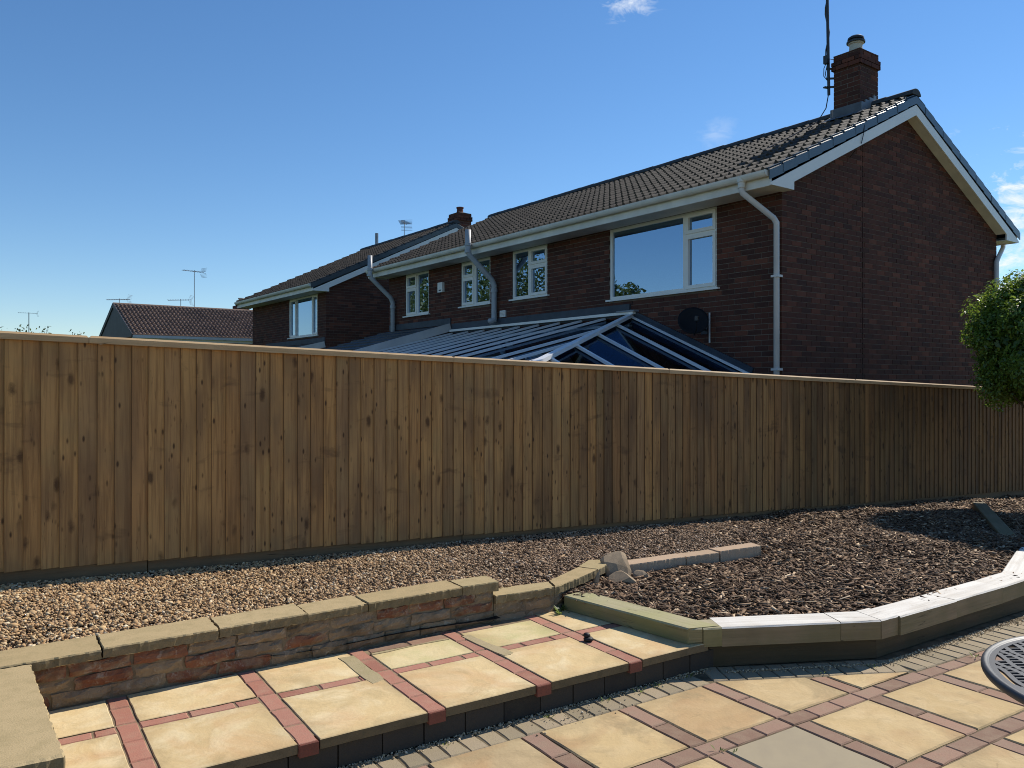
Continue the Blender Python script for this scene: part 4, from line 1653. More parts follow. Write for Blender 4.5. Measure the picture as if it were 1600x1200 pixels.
def build_house(name, label, u0, s0, L, D, wins, detail, roof_extra=0.0, ndet=0):
    """brick house: facade at x=0 looking to -x and running to +y, gable at y=0, ridge along y"""
    X, Y = hpoint(u0, s0)
    h = thing(name, label, 'house', (X, Y, HB), HROT)
    off = (0, 0, -HB)
    EZ = 4.185                   # soffit level
    half = D / 2
    slope = 0.47
    def roofz(u):
        uu = u if u < half else D - u
        return 4.37 + slope * (uu + 0.5)
    # ---- wall core with window openings
    core = MB()
    cuts = sorted(set([0.006, L - .006] + [w[0] for w in wins] + [w[1] for w in wins]))
    zc = sorted(set([HB, EZ + .1] + [w[2] for w in wins] + [w[3] for w in wins]))
    for i in range(len(cuts) - 1):
        for k in range(len(zc) - 1):
            a, b, c, d = cuts[i], cuts[i + 1], zc[k], zc[k + 1]
            my, mz = (a + b) / 2, (c + d) / 2
            hole = any(w[0] < my < w[1] and w[2] < mz < w[3] for w in wins)
            if not hole:
                core.box(0.006, 0.25, a, b, c, d)
    core.box(0.6, D - .006, 0.6, L - .6, HB, EZ)
    core.box(0.2505, D - .006, 0.006, 0.25, HB, EZ + .1)
    core.box(0.2505, D - .006, L - .25, L - .006, HB, EZ + .1)
    core.box(D - .25, D - .007, 0.2505, L - .2505, HB, EZ + .1)
    gz = lambda u: 4.27 + 0.475 * min(u, D - u) + 0.02
    core.prism_y([(0.006, EZ + .1), (0.006, gz(0)), (half, gz(half)), (D - .006, gz(D)), (D - .006, EZ + .1)][::-1], 0.006, 0.25)
    core.prism_y([(0.006, EZ + .1), (0.006, gz(0)), (half, gz(half)), (D - .006, gz(D)), (D - .006, EZ + .1)][::-1], L - .25, L - .006)
    wall_o = core.build('wall', 'house_mortar', h, off)
    # ---- bricks
    cand = []
    joined = MB()
    nz = int((gz(half) - HB) / 0.075) + 1
    for r_ in range(nz):
        z0 = HB + r_ * 0.075 + .005
        z1 = z0 + BHH
        odd = r_ % 2
        if z1 < EZ + .06:
            p = 0.0 if not odd else 0.1125
            holes = [(w[0], w[1]) for w in wins if z1 > w[2] - .03 and z0 < w[3]]
            while p < L - .02:
                q = min(p + BL, L)
                for a, b in sub_intervals(p, q, holes):
                    dx = 0.1025 if (p == 0.0) else 0.05
                    full = abs((b - a) - BL) < 1e-6 and p > 0.05
                    cand.append(('f', a, b, z0, z1, full, dx))
                p += BL + JT
        ul = 0.0
        zmid = (z0 + z1) / 2
        umax = D
        if zmid > gz(0) - .05:
            ul = (zmid - gz(0)) / 0.475 - 0.1
            umax = D - ul
        p = (0.1125 if not odd else 0.0)
        while p < D - .02:
            q = min(p + BL, D)
            if q > ul and p < umax and not (zmid > EZ + .2 and (q + .02 < ul or p - .02 > umax)):
                a, b = p, q
                if zmid > gz(0):
                    a, b = max(a, ul), min(b, umax)
                if b - a > 0.03:
                    dx = 0.1025 if p == 0.0 else 0.05
                    cand.append(('g', a, b, z0, z1, abs((b - a) - BL) < 1e-6 and p > 0.05, dx))
            p += BL + JT
    # the bricks nearest the near corner are objects of their own
    def key(c):
        lowcut = 0 if c[3] > 1.9 else 50
        return lowcut + ((c[1] + c[2]) / 2 if c[0] == 'g' else (c[1] + c[2]) / 2 * 1.15)
    det = set()
    if detail:
        full = [i for i, c in enumerate(cand) if c[5] and c[3] > 1.85]
        full.sort(key=lambda i: key(cand[i]))
        det = set(full[:300])
    fme = MB().box(0, .05, -BL / 2, BL / 2, -BHH / 2, BHH / 2).mesh('brick', 'house_brick')
    gme = MB().box(-BL / 2, BL / 2, 0, .05, -BHH / 2, BHH / 2).mesh('brick', 'house_brick')
    for i, (k, a, b, z0, z1, full, dx) in enumerate(cand):
        jx = random.uniform(-.0015, .0015)
        if i in det:
            if k == 'f':
                put('brick', fme, wall_o, loc=(jx, (a + b) / 2, (z0 + z1) / 2 - HB))
            else:
                put('brick', gme, wall_o, loc=((a + b) / 2, jx, (z0 + z1) / 2 - HB))
        elif k == 'f':
            joined.box(jx, dx, a, b, z0, z1)
        else:
            joined.box(a, b, jx, dx, z0, z1)
    joined.build('brickwork', 'house_bricks', wall_o, off, kind='stuff')
    # ---- roof
    OV = 0.155
    deck = MB()
    def rz(u, d=0.0):
        return roofz(u) - 0.055 - d
    deck.prism_y([(-.46, rz(-.46)), (half, rz(half)), (D + .46, rz(D + .46)), (D + .46, rz(D + .46, .05)), (half, rz(half, .05)), (-.46, rz(-.46, .05))][::-1], -OV + .02, L + OV - .02)
    roof = deck.build('roof', 'felt', h, off)
    sl = math.atan(slope)
    sx, sz_ = math.cos(sl), math.sin(sl)
    nrow = int(math.hypot(half + .5, slope * (half + .5)) / TILE_G) + 1
    gauge = math.hypot(half + .5, slope * (half + .5)) / nrow
    ncol = int(round((L + 2 * OV - .06) / TILE_W))
    width = (L + 2 * OV - .06) / ncol
    tiles = MB()
    tl = []
    for r_ in range(nrow):
        for c_ in range(ncol):
            y1 = -OV + .03 + (c_ + 1) * width
            o3 = Vector((-.5 + sx * gauge * r_, y1, 4.37 + sz_ * gauge * r_ - .055))
            tl.append((o3, r_, c_))
    def tmat(o3):
        m4 = Matrix(((0, sx, -sz_, o3.x), (-1, 0, 0, o3.y), (0, sz_, sx, o3.z - HB), (0, 0, 0, 1)))
        return m4 @ Matrix.Diagonal((width / TILE_W, 1, 1, 1))
    det_t = set()
    if detail:
        det_t = set(sorted(range(len(tl)), key=lambda i: tl[i][2])[:300])
    for i, (o3, r_, c_) in enumerate(tl):
        o3 = o3 + Vector((0, random.uniform(-.004, .004), random.uniform(-.003, .004)))
        m4 = tmat(o3)
        if i in det_t:
            put('roof_tile', tile_me, roof, mat4=m4)
        else:
            tiles.add([m4 @ Vector(p) for p in TV], TF)
    tiles.build('tiling', 'tiles', roof, kind='stuff')
    # back slope, plainly tiled
    back = MB()
    for r_ in range(nrow):
        a = (D + .5 - sx * gauge * r_, 4.37 + sz_ * gauge * r_ - .012)
        b = (D + .5 - sx * gauge * (r_ + 1), 4.37 + sz_ * gauge * (r_ + 1) - .035)
        back.add([(a[0], -OV + .03, a[1]), (b[0], -OV + .03, b[1]), (b[0], L + OV - .03, b[1]), (a[0], L + OV - .03, a[1]), (a[0], -OV + .03, a[1] - .03), (a[0], L + OV - .03, a[1] - .03)],
                 [(0, 3, 2, 1), (0, 4, 5, 3)])
    back.build('back_tiling', 'tiles', roof, off, kind='stuff')
    # ridge tiles
    y = -OV - .02
    nr = int((L + 2 * OV + .04) / 0.45)
    rl = (L + 2 * OV + .04) / nr
    rm = MB()
    ra = [(-.135 * math.cos(t_), .115 * math.sin(t_)) for t_ in np.linspace(0.12, math.pi - .12, 9)]
    pts = ra + [(x_ * .85, z_ * .85 - .006) for x_, z_ in ra[::-1]]
    vs = [(x_, .004, z_) for x_, z_ in pts] + [(x_ * .97, rl + .01, z_ * .95) for x_, z_ in pts]
    k = len(pts)
    fs = [(i, (i + 1) % k, k + (i + 1) % k, k + i) for i in range(k)] + [tuple(range(k - 1, -1, -1)), tuple(range(k, 2 * k))]
    cap = [(x_, -0.006, z_) for x_, z_ in ra]
    rme = rm.add(vs, fs).mesh('ridge_tile', 'ridge')
    for i in range(nr):
        put('ridge_tile', rme, roof, loc=(half, y + i * rl, roofz(half) - .025 - HB + random.uniform(-.004, .004)))
    MB().prism_y([(half + x_ * .98, roofz(half) - .025 + z_ * .98) for x_, z_ in ra], -OV - .03, -OV - .019).build('ridge_cap', 'ridge', roof, off)
    # ---- eaves: fascia, soffit, gutter, barge boards, verge units
    for side in (0, 1):
        def mx(u):
            return u if side == 0 else D - u
        def bx(m, ua, ub, y0, y1, z0, z1):
            a, b = sorted((mx(ua), mx(ub)))
            m.box(a, b, y0, y1, z0, z1)
        m = MB()
        bx(m, -.462, -.44, -OV, L + OV, 4.165, 4.315)
        m.build('fascia', 'fascia', h, off)
        m = MB()
        bx(m, -.4395, 0.0, 0.0, L, EZ - .006, EZ + .004)
        m.build('soffit', 'fascia', h, off)
        prof = []
        gc = -.518
        for t_ in np.linspace(math.pi, 2 * math.pi, 9):
            prof.append((gc + .056 * math.cos(t_), 4.352 + .078 * math.sin(t_)))
        for t_ in np.linspace(2 * math.pi, math.pi, 9):
            prof.append((gc + .052 * math.cos(t_), 4.352 + .073 * math.sin(t_)))
        prof = [(mx(x_), z_) for x_, z_ in prof]
        if side == 0:
            prof = prof[::-1]
        m = MB().prism_y(prof, -OV + .02, L + OV - .02)
        m.build('gutter', 'fascia', h, off)
        for yy in (-OV + .004, L + OV - .016):
            m = MB().prism_y([(mx(gc + .058 * math.cos(t_)), 4.354 + .08 * math.sin(t_)) for t_ in np.linspace(math.pi, 2 * math.pi, 9)], yy, yy + .012)
            m.build('gutter_end', 'fascia', h, off)
        yb = 1.1
        while yb < L:
            m = MB().prism_y([(mx(gc + .062 * math.cos(t_)), 4.352 + .084 * math.sin(t_)) for t_ in np.linspace(math.pi, 2 * math.pi, 9)][::(1 if side else -1)], yb, yb + .06)
            m.build('gutter_joint', 'fascia', h, off)
            yb += 2.0 if detail else 3.0
    for y0, y1 in ((-OV - .022, -OV), (L + OV, L + OV + .022)):
        for side in (0, 1):
            def mx(u):
                return u if side == 0 else D - u
            poly = [(-.475, 4.168), (0.015, 4.168), (0.015, 4.275), (half - .0005, 4.268 + .475 * half), (half - .0005, 4.428 + .475 * half), (-.475, 4.428 - .475 * .475)]
            poly = [(mx(u_), z_) for u_, z_ in poly]
            if side == 0:
                poly = poly[::-1]
            MB().prism_y(poly, y0, y1).build('barge_board', 'upvc', h, off)
    for side in (0, 1):                       # sloping soffit under the near verge, and the box end
        def mx(u):
            return u if side == 0 else D - u
        poly = [(0.02, 4.283), (half, 4.276 + .475 * half), (half, 4.286 + .475 * half), (0.02, 4.293)]
        MB().prism_y([(mx(u_), z_) for u_, z_ in poly][::(-1 if side == 0 else 1)], -OV, 0.0).build('verge_soffit', 'fascia', h, off)
        a, b = sorted((mx(-.438), mx(0.016)))
        MB().box(a, b, -OV, -.0005, 4.17, 4.178).build('box_end', 'fascia', h, off)
    nv = nrow
    for (yo, sg) in ((-OV - .03, 1), (L + OV + .03, -1)):
        for side in (0, 1):
            for r_ in range(nv):
                ua = -.52 + (half + .52) * r_ / nv
                ub = -.52 + (half + .52) * (r_ + 1) / nv + .02
                ub = min(ub, half - .0 + .0)
                za, zb_ = roofz(ua) + .022, roofz(ub) + .004
                poly = [(ua, za - .155), (ub, zb_ - .15), (ub, zb_ - .03), (ua, za - .03)]
                poly = [(u_ if side == 0 else D - u_, z_) for u_, z_ in poly]
                if side == 1:
                    poly = poly[::-1]
                y0, y1 = sorted((yo, yo + sg * .012))
                m = MB().prism_y(poly, y0 - (.004 if r_ % 2 else 0), y1)
                # top flange over the tiles
                poly2 = [(ua, za - .006), (ub, zb_ - .006), (ub, zb_ + .002), (ua, za + .002)]
                poly2 = [(u_ if side == 0 else D - u_, z_) for u_, z_ in poly2]
                if side == 1:
                    poly2 = poly2[::-1]
                ya, yb2 = sorted((yo + sg * .012, yo + sg * .075))
                m.prism_y(poly2, ya, yb2)
                mu = (lambda u_: u_) if side == 0 else (lambda u_: D - u_)
                yi = yo + sg * .030
                m.add([(mu(ua), yo - sg * .001, za - .031), (mu(ub), yo - sg * .001, zb_ - .031), (mu(ub), yi, zb_ + .004), (mu(ua), yi, za + .004), (mu(ua), yi, za - .03), (mu(ub), yi, zb_ - .03)],
                      [(0, 1, 2, 3), (3, 2, 1, 0), (0, 3, 4), (1, 5, 2)])
                m.build('verge_tile', 'verge', roof, off)
    # ---- windows
    for w in wins:
        build_window(h, 0.0, w[0], w[1], w[2], w[3], w[4], off, blind=w[5], label=w[6])
    return h


def lights_big(s0, s1, z0, z1, m, flip=False):
    e = 0.03
    tz = 3.84
    if not flip:
        return [(m + .02, s1 - e, z0 + e, z1 - e, 0), (s0 + e, m - .02, tz + .015, z1 - e, 1), (s0 + e, m - .02, z0 + e, tz - .015, 1)]
    return [(s0 + e, m - .02, z0 + e, z1 - e, 0), (m + .02, s1 - e, tz + .015, z1 - e, 1), (m + .02, s1 - e, z0 + e, tz - .015, 1)]


ZT = 4.178
W1 = [
    (1.10, 3.36, 3.00, ZT, lights_big(1.10, 3.36, 3.00, ZT, 1.72), True, 'wide bedroom window with one large pane'),
    (5.01, 6.11, 3.24, ZT, lights_big(5.01, 6.11, 3.24, ZT, 5.58), False, None),
    (6.85, 7.95, 3.24, ZT, lights_big(6.85, 7.95, 3.24, ZT, 7.45, True), False, None),
    (9.29, 10.39, 3.20, ZT, lights_big(9.29, 10.39, 3.20, ZT, 9.86, True), False, None),
]
house = build_house('brick_house', 'large dark brick house pair with brown tiled roof and white eaves behind the fence', 0, 0, 11.2, 6.36, W1, True)
OFF = (0, 0, -HB)

# transoms and mullions between the lights
for w, m_, flip in ((W1[0], 1.72, 0), (W1[1], 5.58, 0), (W1[2], 7.45, 1), (W1[3], 9.86, 1)):
    mm = MB().box(0.024, 0.083, m_ - .022, m_ + .022, w[2] + .049, w[3] - .049)
    if flip:
        mm.box(0.0235, 0.082, m_ + .022, w[1] - .049, 3.82, 3.86)
    else:
        mm.box(0.0235, 0.082, w[0] + .049, m_ - .022, 3.82, 3.86)
    mm.build('mullion', 'upvc', house, OFF)

# downpipes and soil pipes
dp = MB().tube([(-.515, .26, 4.29), (-.515, .26, 4.17), (-.50, .25, 4.13), (-.10, .06, 3.82), (-.058, .045, 3.76), (-.058, .045, HB)], .040, 12).build('downpipe', 'pipe', house, OFF, smooth=True)
for z_ in (3.03, 1.78):
    MB().box(-.105, 0.0, -.012, .102, z_, z_ + .03).build('bracket', 'pipe', dp, OFF)
MB().lathe([(.05, 0), (.05, .07), (.06, .075), (.06, .13)], 14, (-.515, .26, 4.20)).build('outlet', 'fascia', dp, OFF)
dp2 = MB().tube([(6.36 + .52, .10, 4.27), (6.36 + .50, .10, 4.12), (6.30, -.05, 3.86), (6.235, -.052, 3.78), (6.235, -.052, HB)], .040, 12).build('downpipe', 'pipe', house, OFF, smooth=True)
for s_, zt, zb_ in ((6.62, 4.62, 2.92), (10.88, 4.66, HB)):
    pts = [(-.64, s_ + .07, zt), (-.64, s_ + .07, 4.22), (-.61, s_ + .06, 4.12), (-.14, s_ - .02, 3.68), (-.085, s_ - .03, 3.56), (-.085, s_ - .03, zb_)]
    if zb_ > 0:
        pts += [(-.10, s_ - .05, 2.86), (-.22, s_ - .06, 2.84)]
    sp = MB().tube(pts, .056, 12).build('soil_pipe', 'soil_pipe', house, OFF, smooth=True)
    for z_ in (4.30, 4.16):
        MB().lathe([(.058, 0), (.067, .005), (.067, .06), (.058, .065)], 14, (-.64, s_ + .07, z_)).build('collar', 'soil_pipe', sp, OFF)
    MB().lathe([(.058, 0), (.066, .005), (.066, .07), (.058, .075)], 14, (-.085, s_ - .03, 3.42)).build('collar', 'soil_pipe', sp, OFF)
MB().box(-.03, -.0015, 1.966 - .006, 1.966 + .006, 0, .01)
MB().box(1.962, 1.972, -.002, .004, HB + .02, 5.14).build('movement_joint', 'joint_dark', house, OFF)
MB().tube([(-.012, 1.22, 2.64), (-.012, 1.22, 2.20)], .013, 8).build('conduit', 'pipe', house, OFF)
# cable hanging from the barge board
MB().tube([(1.70, -.185, 5.36), (1.66, -.196, 5.22), (1.62, -.185, 5.07), (1.60, -.10, 4.98), (1.62, -.004, 4.9)], .006, 6).build('cable', 'black_metal', house, OFF)


def brick_stack(m, x0, x1, y0, y1, z0, z1):
    """brickwork round a rectangular stack"""
    z = z0
    r_ = 0
    while z < z1 - .02:
        zt = min(z + BHH, z1)
        for axis in (0, 1):
            a0, a1 = (x0, x1) if axis == 0 else (y0, y1)
            p = a0 - (0 if (r_ + axis) % 2 else .1125)
            while p < a1 - .01:
                a, b = max(p, a0), min(p + BL, a1)
                if b - a > .02:
                    j_ = random.uniform(0, .004)
                    if axis == 0:
                        m.box(a + (.001), b - .001, y0 + j_, y0 + .03, z, zt)
                        m.box(a + (.001), b - .001, y1 - .03, y1 - j_, z, zt)
                    else:
                        m.box(x0 + j_, x0 + .03, a + .001, b - .001, z, zt)
                        m.box(x1 - .03, x1 - j_, a + .001, b - .001, z, zt)
                p += BL + JT
        z += .075
        r_ += 1


def chimney(house, x0, x1, y0, y1, zr0, zr1, zt, pot, off):
    c = MB()
    c.box(x0 + .006, x1 - .006, y0 + .006, y1 - .006, zr0 - .3, zt - .02)
    ch = c.build('chimney', 'house_mortar', house, off)
    b = MB()
    brick_stack(b, x0, x1, y0, y1, zr0 - .2, zt - .27)
    brick_stack(b, x0 - .03, x1 + .03, y0 - .03, y1 + .03, zt - .265, zt - .13)
    brick_stack(b, x0 - .005, x1 + .005, y0 - .005, y1 + .005, zt - .115, zt - .02)
    b.build('brickwork', 'house_bricks', ch, off, kind='stuff')
    cx, cy = (x0 + x1) / 2, (y0 + y1) / 2
    MB().add([(x0 + .02, y0 + .02, zt - .04), (x1 - .02, y0 + .02, zt - .04), (x1 - .02, y1 - .02, zt - .04), (x0 + .02, y1 - .02, zt - .04),
              (cx - .12, cy - .12, zt + .03), (cx + .12, cy - .12, zt + .03), (cx + .12, cy + .12, zt + .03), (cx - .12, cy + .12, zt + .03)],
             [(0, 1, 5, 4), (1, 2, 6, 5), (2, 3, 7, 6), (3, 0, 4, 7), (4, 5, 6, 7)]).build('flaunching', 'cement', ch, off)
    MB().lathe([(.125, 0), (.125, .03), (.105, .05), (.10, .16), (.12, .17), (.12, .20), (.085, .21)], 20, (cx, cy, zt)).build('pot', pot, ch, off, smooth=False)
    return ch


ch1 = chimney(house, 2.81, 3.35, 0.54, 1.0, 5.85, 6.0, 7.0, 'pot_cream', OFF)
cxx, cyy = 3.08, .77
MB().lathe([(.10, .185), (.145, .19), (.145, .215), (.11, .22), (.11, .235), (.13, .245), (.125, .275), (.09, .30), (.05, .305)], 20, (cxx, cyy, 7.0)).build('cowl', 'black_metal', ch1, OFF)
# lead round the foot of the stack
fl = MB()
rzf = lambda u: 4.37 + .47 * (u + .5)
fl.add([(2.785, .50, rzf(2.785) - .05), (2.785, 1.04, rzf(2.785) - .05), (2.785, 1.04, rzf(2.785) + .19), (2.785, .50, rzf(2.785) + .19)], [(0, 3, 2, 1), (0, 1, 2, 3)])
for ys_ in (.505, 1.035):
    u_ = 2.785
    k_ = 0
    while u_ < 3.2:
        u2 = min(u_ + .12, 3.22)
        fl.box(u_, u2 - .001, ys_ - .012 + .002 * (k_ % 2), ys_ + .012, rzf(u_) - .06, rzf(u_) + .19)
        u_ = u2
        k_ += 1
fl.add([(2.60, .42, rzf(2.60) + .045), (2.785, .42, rzf(2.785) + .055), (2.785, 1.10, rzf(2.785) + .055), (2.60, 1.10, rzf(2.60) + .045)], [(0, 1, 2, 3), (3, 2, 1, 0)])
fl.build('flashing', 'lead', ch1, OFF)

# ------------------------------------------------------------------ second house, further along
W2 = [(0.60, 2.80, 3.0, ZT, [(0.63, 1.02, 3.03, ZT - .03, 1), (1.06, 2.24, 3.03, ZT - .03, 0), (2.28, 2.77, 3.03, ZT - .03, 1)], True, None)]
house2 = build_house('brick_house', 'farther brick house with a white barge board left of the large pair', -0.13, 14.7, 6.15, 8.38, W2, False)
chimney(house2, 4.55, 5.05, 0.30, 0.85, 5.9, 6.3, 7.05, 'pot_red', OFF)
MB().tube([(4.19, 5.2, 6.3), (4.19, 5.2, 7.05)], .06, 10).build('flue_pipe', 'steel', house2, OFF)

# ------------------------------------------------------------------ bungalow at the far left, ridge across the view
X, Y = hpoint(-3.0, 25.6)
bung = thing('bungalow', 'low bungalow with a reddish tiled roof seen over the fence at left', 'house', (X, Y, HB), HROT)
BLN, BD = 13.0, 7.0
EV, RZ = 3.42, 4.80
slb = math.atan((RZ - EV) / (BD / 2))
m = MB().box(.3, BLN, .3, BD - .3, HB, EV - .12)
m.prism_x([(.3, EV - .12), (BD - .3, EV - .12), (BD / 2, RZ - .16)], .3, .5)
m.build('wall', 'house_bricks', bung, OFF)
dk = MB().prism_x([(-.05, EV - .07), (BD + .05, EV - .07), (BD / 2, RZ - .05)], .02, BLN)
rf = dk.build('roof', 'felt', bung, OFF)
tl = MB()
c_, s_ = math.cos(slb), math.sin(slb)
nr = 11
gg = math.hypot(BD / 2 + .05, RZ - EV) / nr
for r_ in range(nr):
    for k in range(int(BLN / TILE_W)):
        for sd in (0, 1):
            if sd == 1 and k % 4:
                continue
            o3 = Vector((k * TILE_W, -.05 + c_ * gg * r_, EV + s_ * gg * r_ - .02))
            m4 = Matrix(((1, 0, 0, o3.x), (0, c_, -s_, o3.y), (0, s_, c_, o3.z - HB), (0, 0, 0, 1)))
            if sd == 0:
                tl.add([m4 @ Vector(p) for p in TV], TF)
tl.build('tiling', 'tiles_red', rf, kind='stuff')
MB().add([(0, BD / 2, RZ), (BLN, BD / 2, RZ), (BLN, BD + .05, EV), (0, BD + .05, EV)], [(0, 1, 2, 3)]).build('back_tiling', 'tiles_red', rf, OFF)
k = 0
while k * .45 < BLN - .4:
    o = MB().tube([(0, 0, 0), (.445, 0, 0)], .10, 8).build('ridge_tile', 'tiles_red', rf)
    o.location = (k * .45, BD / 2, RZ - .02 - HB)
    k += 1
MB().obox((0.0, -.08, EV - .05), (0.0, BD / 2, RZ - .03), .03, .17).build('barge_board', 'felt', bung, OFF)
MB().obox((0.0, BD + .08, EV - .05), (0.0, BD / 2, RZ - .03), .03, .17).build('barge_board', 'felt', bung, OFF)
MB().box(0.02, BLN, -.17, -.06, EV - .12, EV - .02).build('gutter', 'pipe', bung, OFF)
MB().box(0.02, BLN, -.058, -.03, EV - .22, EV - .03).build('fascia', 'upvc', bung, OFF)
m = MB().box(5.1, 5.7, 4.1, 4.6, RZ - .6, RZ + .30)
cb = m.build('chimney', 'house_bricks', bung, OFF)
MB().lathe([(.14, 0), (.11, .05), (.10, .3), (.13, .31), (.13, .36)], 14, (5.4, 4.35, RZ + .30)).build('pot', 'pot_cream', cb, OFF)

# ------------------------------------------------------------------ conservatory on the back of the first house
cons = thing('conservatory', 'white framed glass conservatory roof sloping down from the brick house', 'conservatory', (*hpoint(-2, 5), HB), HROT)
def CP(u, s, z):       # house coordinates -> this thing's own
    return (u + 2, s - 5, z - HB)
SAx, ZAx = 2.83, 2.67            # top of the end hip on the wall, ridge level
SEND, UEND = 0.46, -4.05         # where the end and the long side come down
ZE = 1.69
SFAR = 8.25
def hip(a):                      # hip line: a = distance out from the wall
    t = a / 4.05
    return (-a, SAx + (SEND - SAx) * t, ZAx + (ZE - ZAx) * t)
# glazing panes (real panels between the bars)
pan_edges = [SAx + .0] 
ss = [SAx]
while ss[-1] + .62 < SFAR - .2:
    ss.append(ss[-1] + .60)
ss.append(SFAR)
# long side: full rectangles between bars plus the triangular stretch by the hip
def long_pt(a, s):
    return CP(-a, s, ZAx + (ZE - ZAx) * a / 4.05)
def end_pt(a, b):
    return CP(-a, SAx - b, ZAx + (ZE - ZAx) * b / (SAx - SEND))
def panel(pts, name='pane', mat='roof_glass'):
    p = [Vector(q) for q in pts]
    nrm = (p[1] - p[0]).cross(p[2] - p[0]).normalized() * .012
    n_ = len(p)
    MB().add(list(p) + [q - nrm for q in p], [tuple(range(n_)), tuple(range(2 * n_ - 1, n_ - 1, -1))] + [(i, n_ + i, n_ + (i + 1) % n_, (i + 1) % n_) for i in range(n_)]).build(name, mat, cons)
for a, b in zip(ss[:-1], ss[1:]):
    panel([long_pt(0, a), long_pt(4.05, a), long_pt(4.05, b), long_pt(0, b)][::-1])
hs = []
s = SAx
while s > SEND + .05:
    s2 = max(s - .60, SEND)
    a0 = 4.05 * (SAx - s) / (SAx - SEND)
    a1 = 4.05 * (SAx - s2) / (SAx - SEND)
    pts = [long_pt(4.05, s), long_pt(4.05, s2)]
    if a1 < 4.04:
        pts.append(long_pt(a1, s2))
    pts.append(long_pt(a0, s))
    panel(pts)
    hs.append((s2, a1))
    s = s2
ea = [0, .80, 1.62, 2.44, 3.25, 4.05]
BM = SAx - SEND
for a, b in zip(ea[:-1], ea[1:]):
    ba, bb = BM * a / 4.05, BM * b / 4.05
    pts = [end_pt(a, ba), end_pt(b, bb)] if b > 4.0 else [end_pt(a, ba), end_pt(b, bb), end_pt(b, BM)]
    pts.append(end_pt(a, BM))
    panel(pts)
up = .03
def lift(p, d=up):
    return Vector(p) + Vector((0, 0, d))
def bar(p, q, w=.05, h=.035, mat='bar_white', name='glazing_bar'):
    MB().obox(lift(p), lift(q), w, h).build(name, mat, cons)
for a in ss[1:]:
    bar(long_pt(.03, a), long_pt(4.08, a), .042)
for s2, a1 in hs[:-1]:
    bar(long_pt(a1, s2), long_pt(4.08, s2), .042)
for a in ea[:-1]:
    ba = BM * a / 4.05
    bar(end_pt(a + (.03 if a == 0 else 0), ba), end_pt(a + (.03 if a == 0 else 0), BM + .03), .045)
MB().obox(lift(CP(0, SAx, ZAx), .05), lift(CP(-4.12, SEND - .04, ZE - .017), .05), .09, .05).build('hip_rafter', 'bar_white', cons)
MB().obox(CP(-.05, SAx - .12, ZAx + .075), CP(-.05, SFAR, ZAx + .075), .10, .045).build('ridge_rail', 'upvc', cons)
MB().obox(CP(-.05, SAx - .16, ZAx + .105), CP(-.05, SAx + .25, ZAx + .105), .13, .025).build('ridge_cap', 'lead', cons)
MB().box(*[CP(-.035, SAx - .25, 0)[0], CP(-.002, 0, 0)[0], CP(0, SAx + .02, 0)[1], CP(0, SFAR + .02, 0)[1], ZAx + .02 - HB, ZAx + .23 - HB]).build('flashing', 'flashing_dark', cons)
# apron flashing down the wall beside the end
f_ = MB()
p0, p1 = end_pt(.016, -.02), end_pt(.016, BM)
MB().obox(lift(p0, .09), lift(p1, .09), .03, .09).build('flashing', 'flashing_dark', cons)
# eaves beams, gutter, posts and low wall
e0, e1, e2 = CP(-.01, SEND, ZE - .05), CP(-4.05, SEND, ZE - .05), CP(-4.05, SFAR, ZE - .05)
MB().obox(e0, e1, .10, .12).build('eaves_beam', 'upvc', cons)
MB().obox(e1, e2, .10, .12).build('eaves_beam', 'upvc', cons)
for (u_, s_) in [(-4.02, SEND + .03), (-2.05, SEND + .03), (-.06, SEND + .03)] + [(-4.02, s_) for s_ in (2.4, 4.35, 6.3, 8.2)]:
    x_, y_, z_ = CP(u_, s_, 0)
    MB().box(x_ - .04, x_ + .04, y_ - .04, y_ + .04, .7, ZE - .1 - HB).build('post', 'upvc', cons)
x0_, y0_, _ = CP(-4.1, SEND - .02, 0)
x1_, y1_, _ = CP(-.01, SFAR, 0)
dw = MB().box(x0_, x1_, y0_, y0_ + .1, 0, .7)
dw.box(x0_, x0_ + .1, y0_ + .1, y1_, 0, .7)
dw.build('dwarf_wall', 'house_bricks', cons)
MB().box(x0_ + .1, x1_, y0_ + .1, y1_, .0, .03).build('floor', 'room', cons)
MB().box(x0_ + .1, x1_, y1_ - .1, y1_, .03, 2.3).build('end_wall', 'house_bricks', cons)
for (a_, b_) in ((SEND + .08, 2.36), (2.44, 4.31), (4.39, 6.26), (6.34, 8.14)):
    xx, ya, _ = CP(-4.02, a_, 0)
    _, yb, _ = CP(-4.02, b_, 0)
    MB().box(xx - .006, xx + .006, ya, yb, .72, ZE - .12 - HB).build('pane', 'glass', cons)
for (a_, b_) in ((-3.97, -2.10), (-2.0, -.11)):
    xa, yy, _ = CP(a_, SEND + .03, 0)
    xb, _, _ = CP(b_, SEND + .03, 0)
    MB().box(xa, xb, yy - .006, yy + .006, .72, ZE - .12 - HB).build('pane', 'glass', cons)

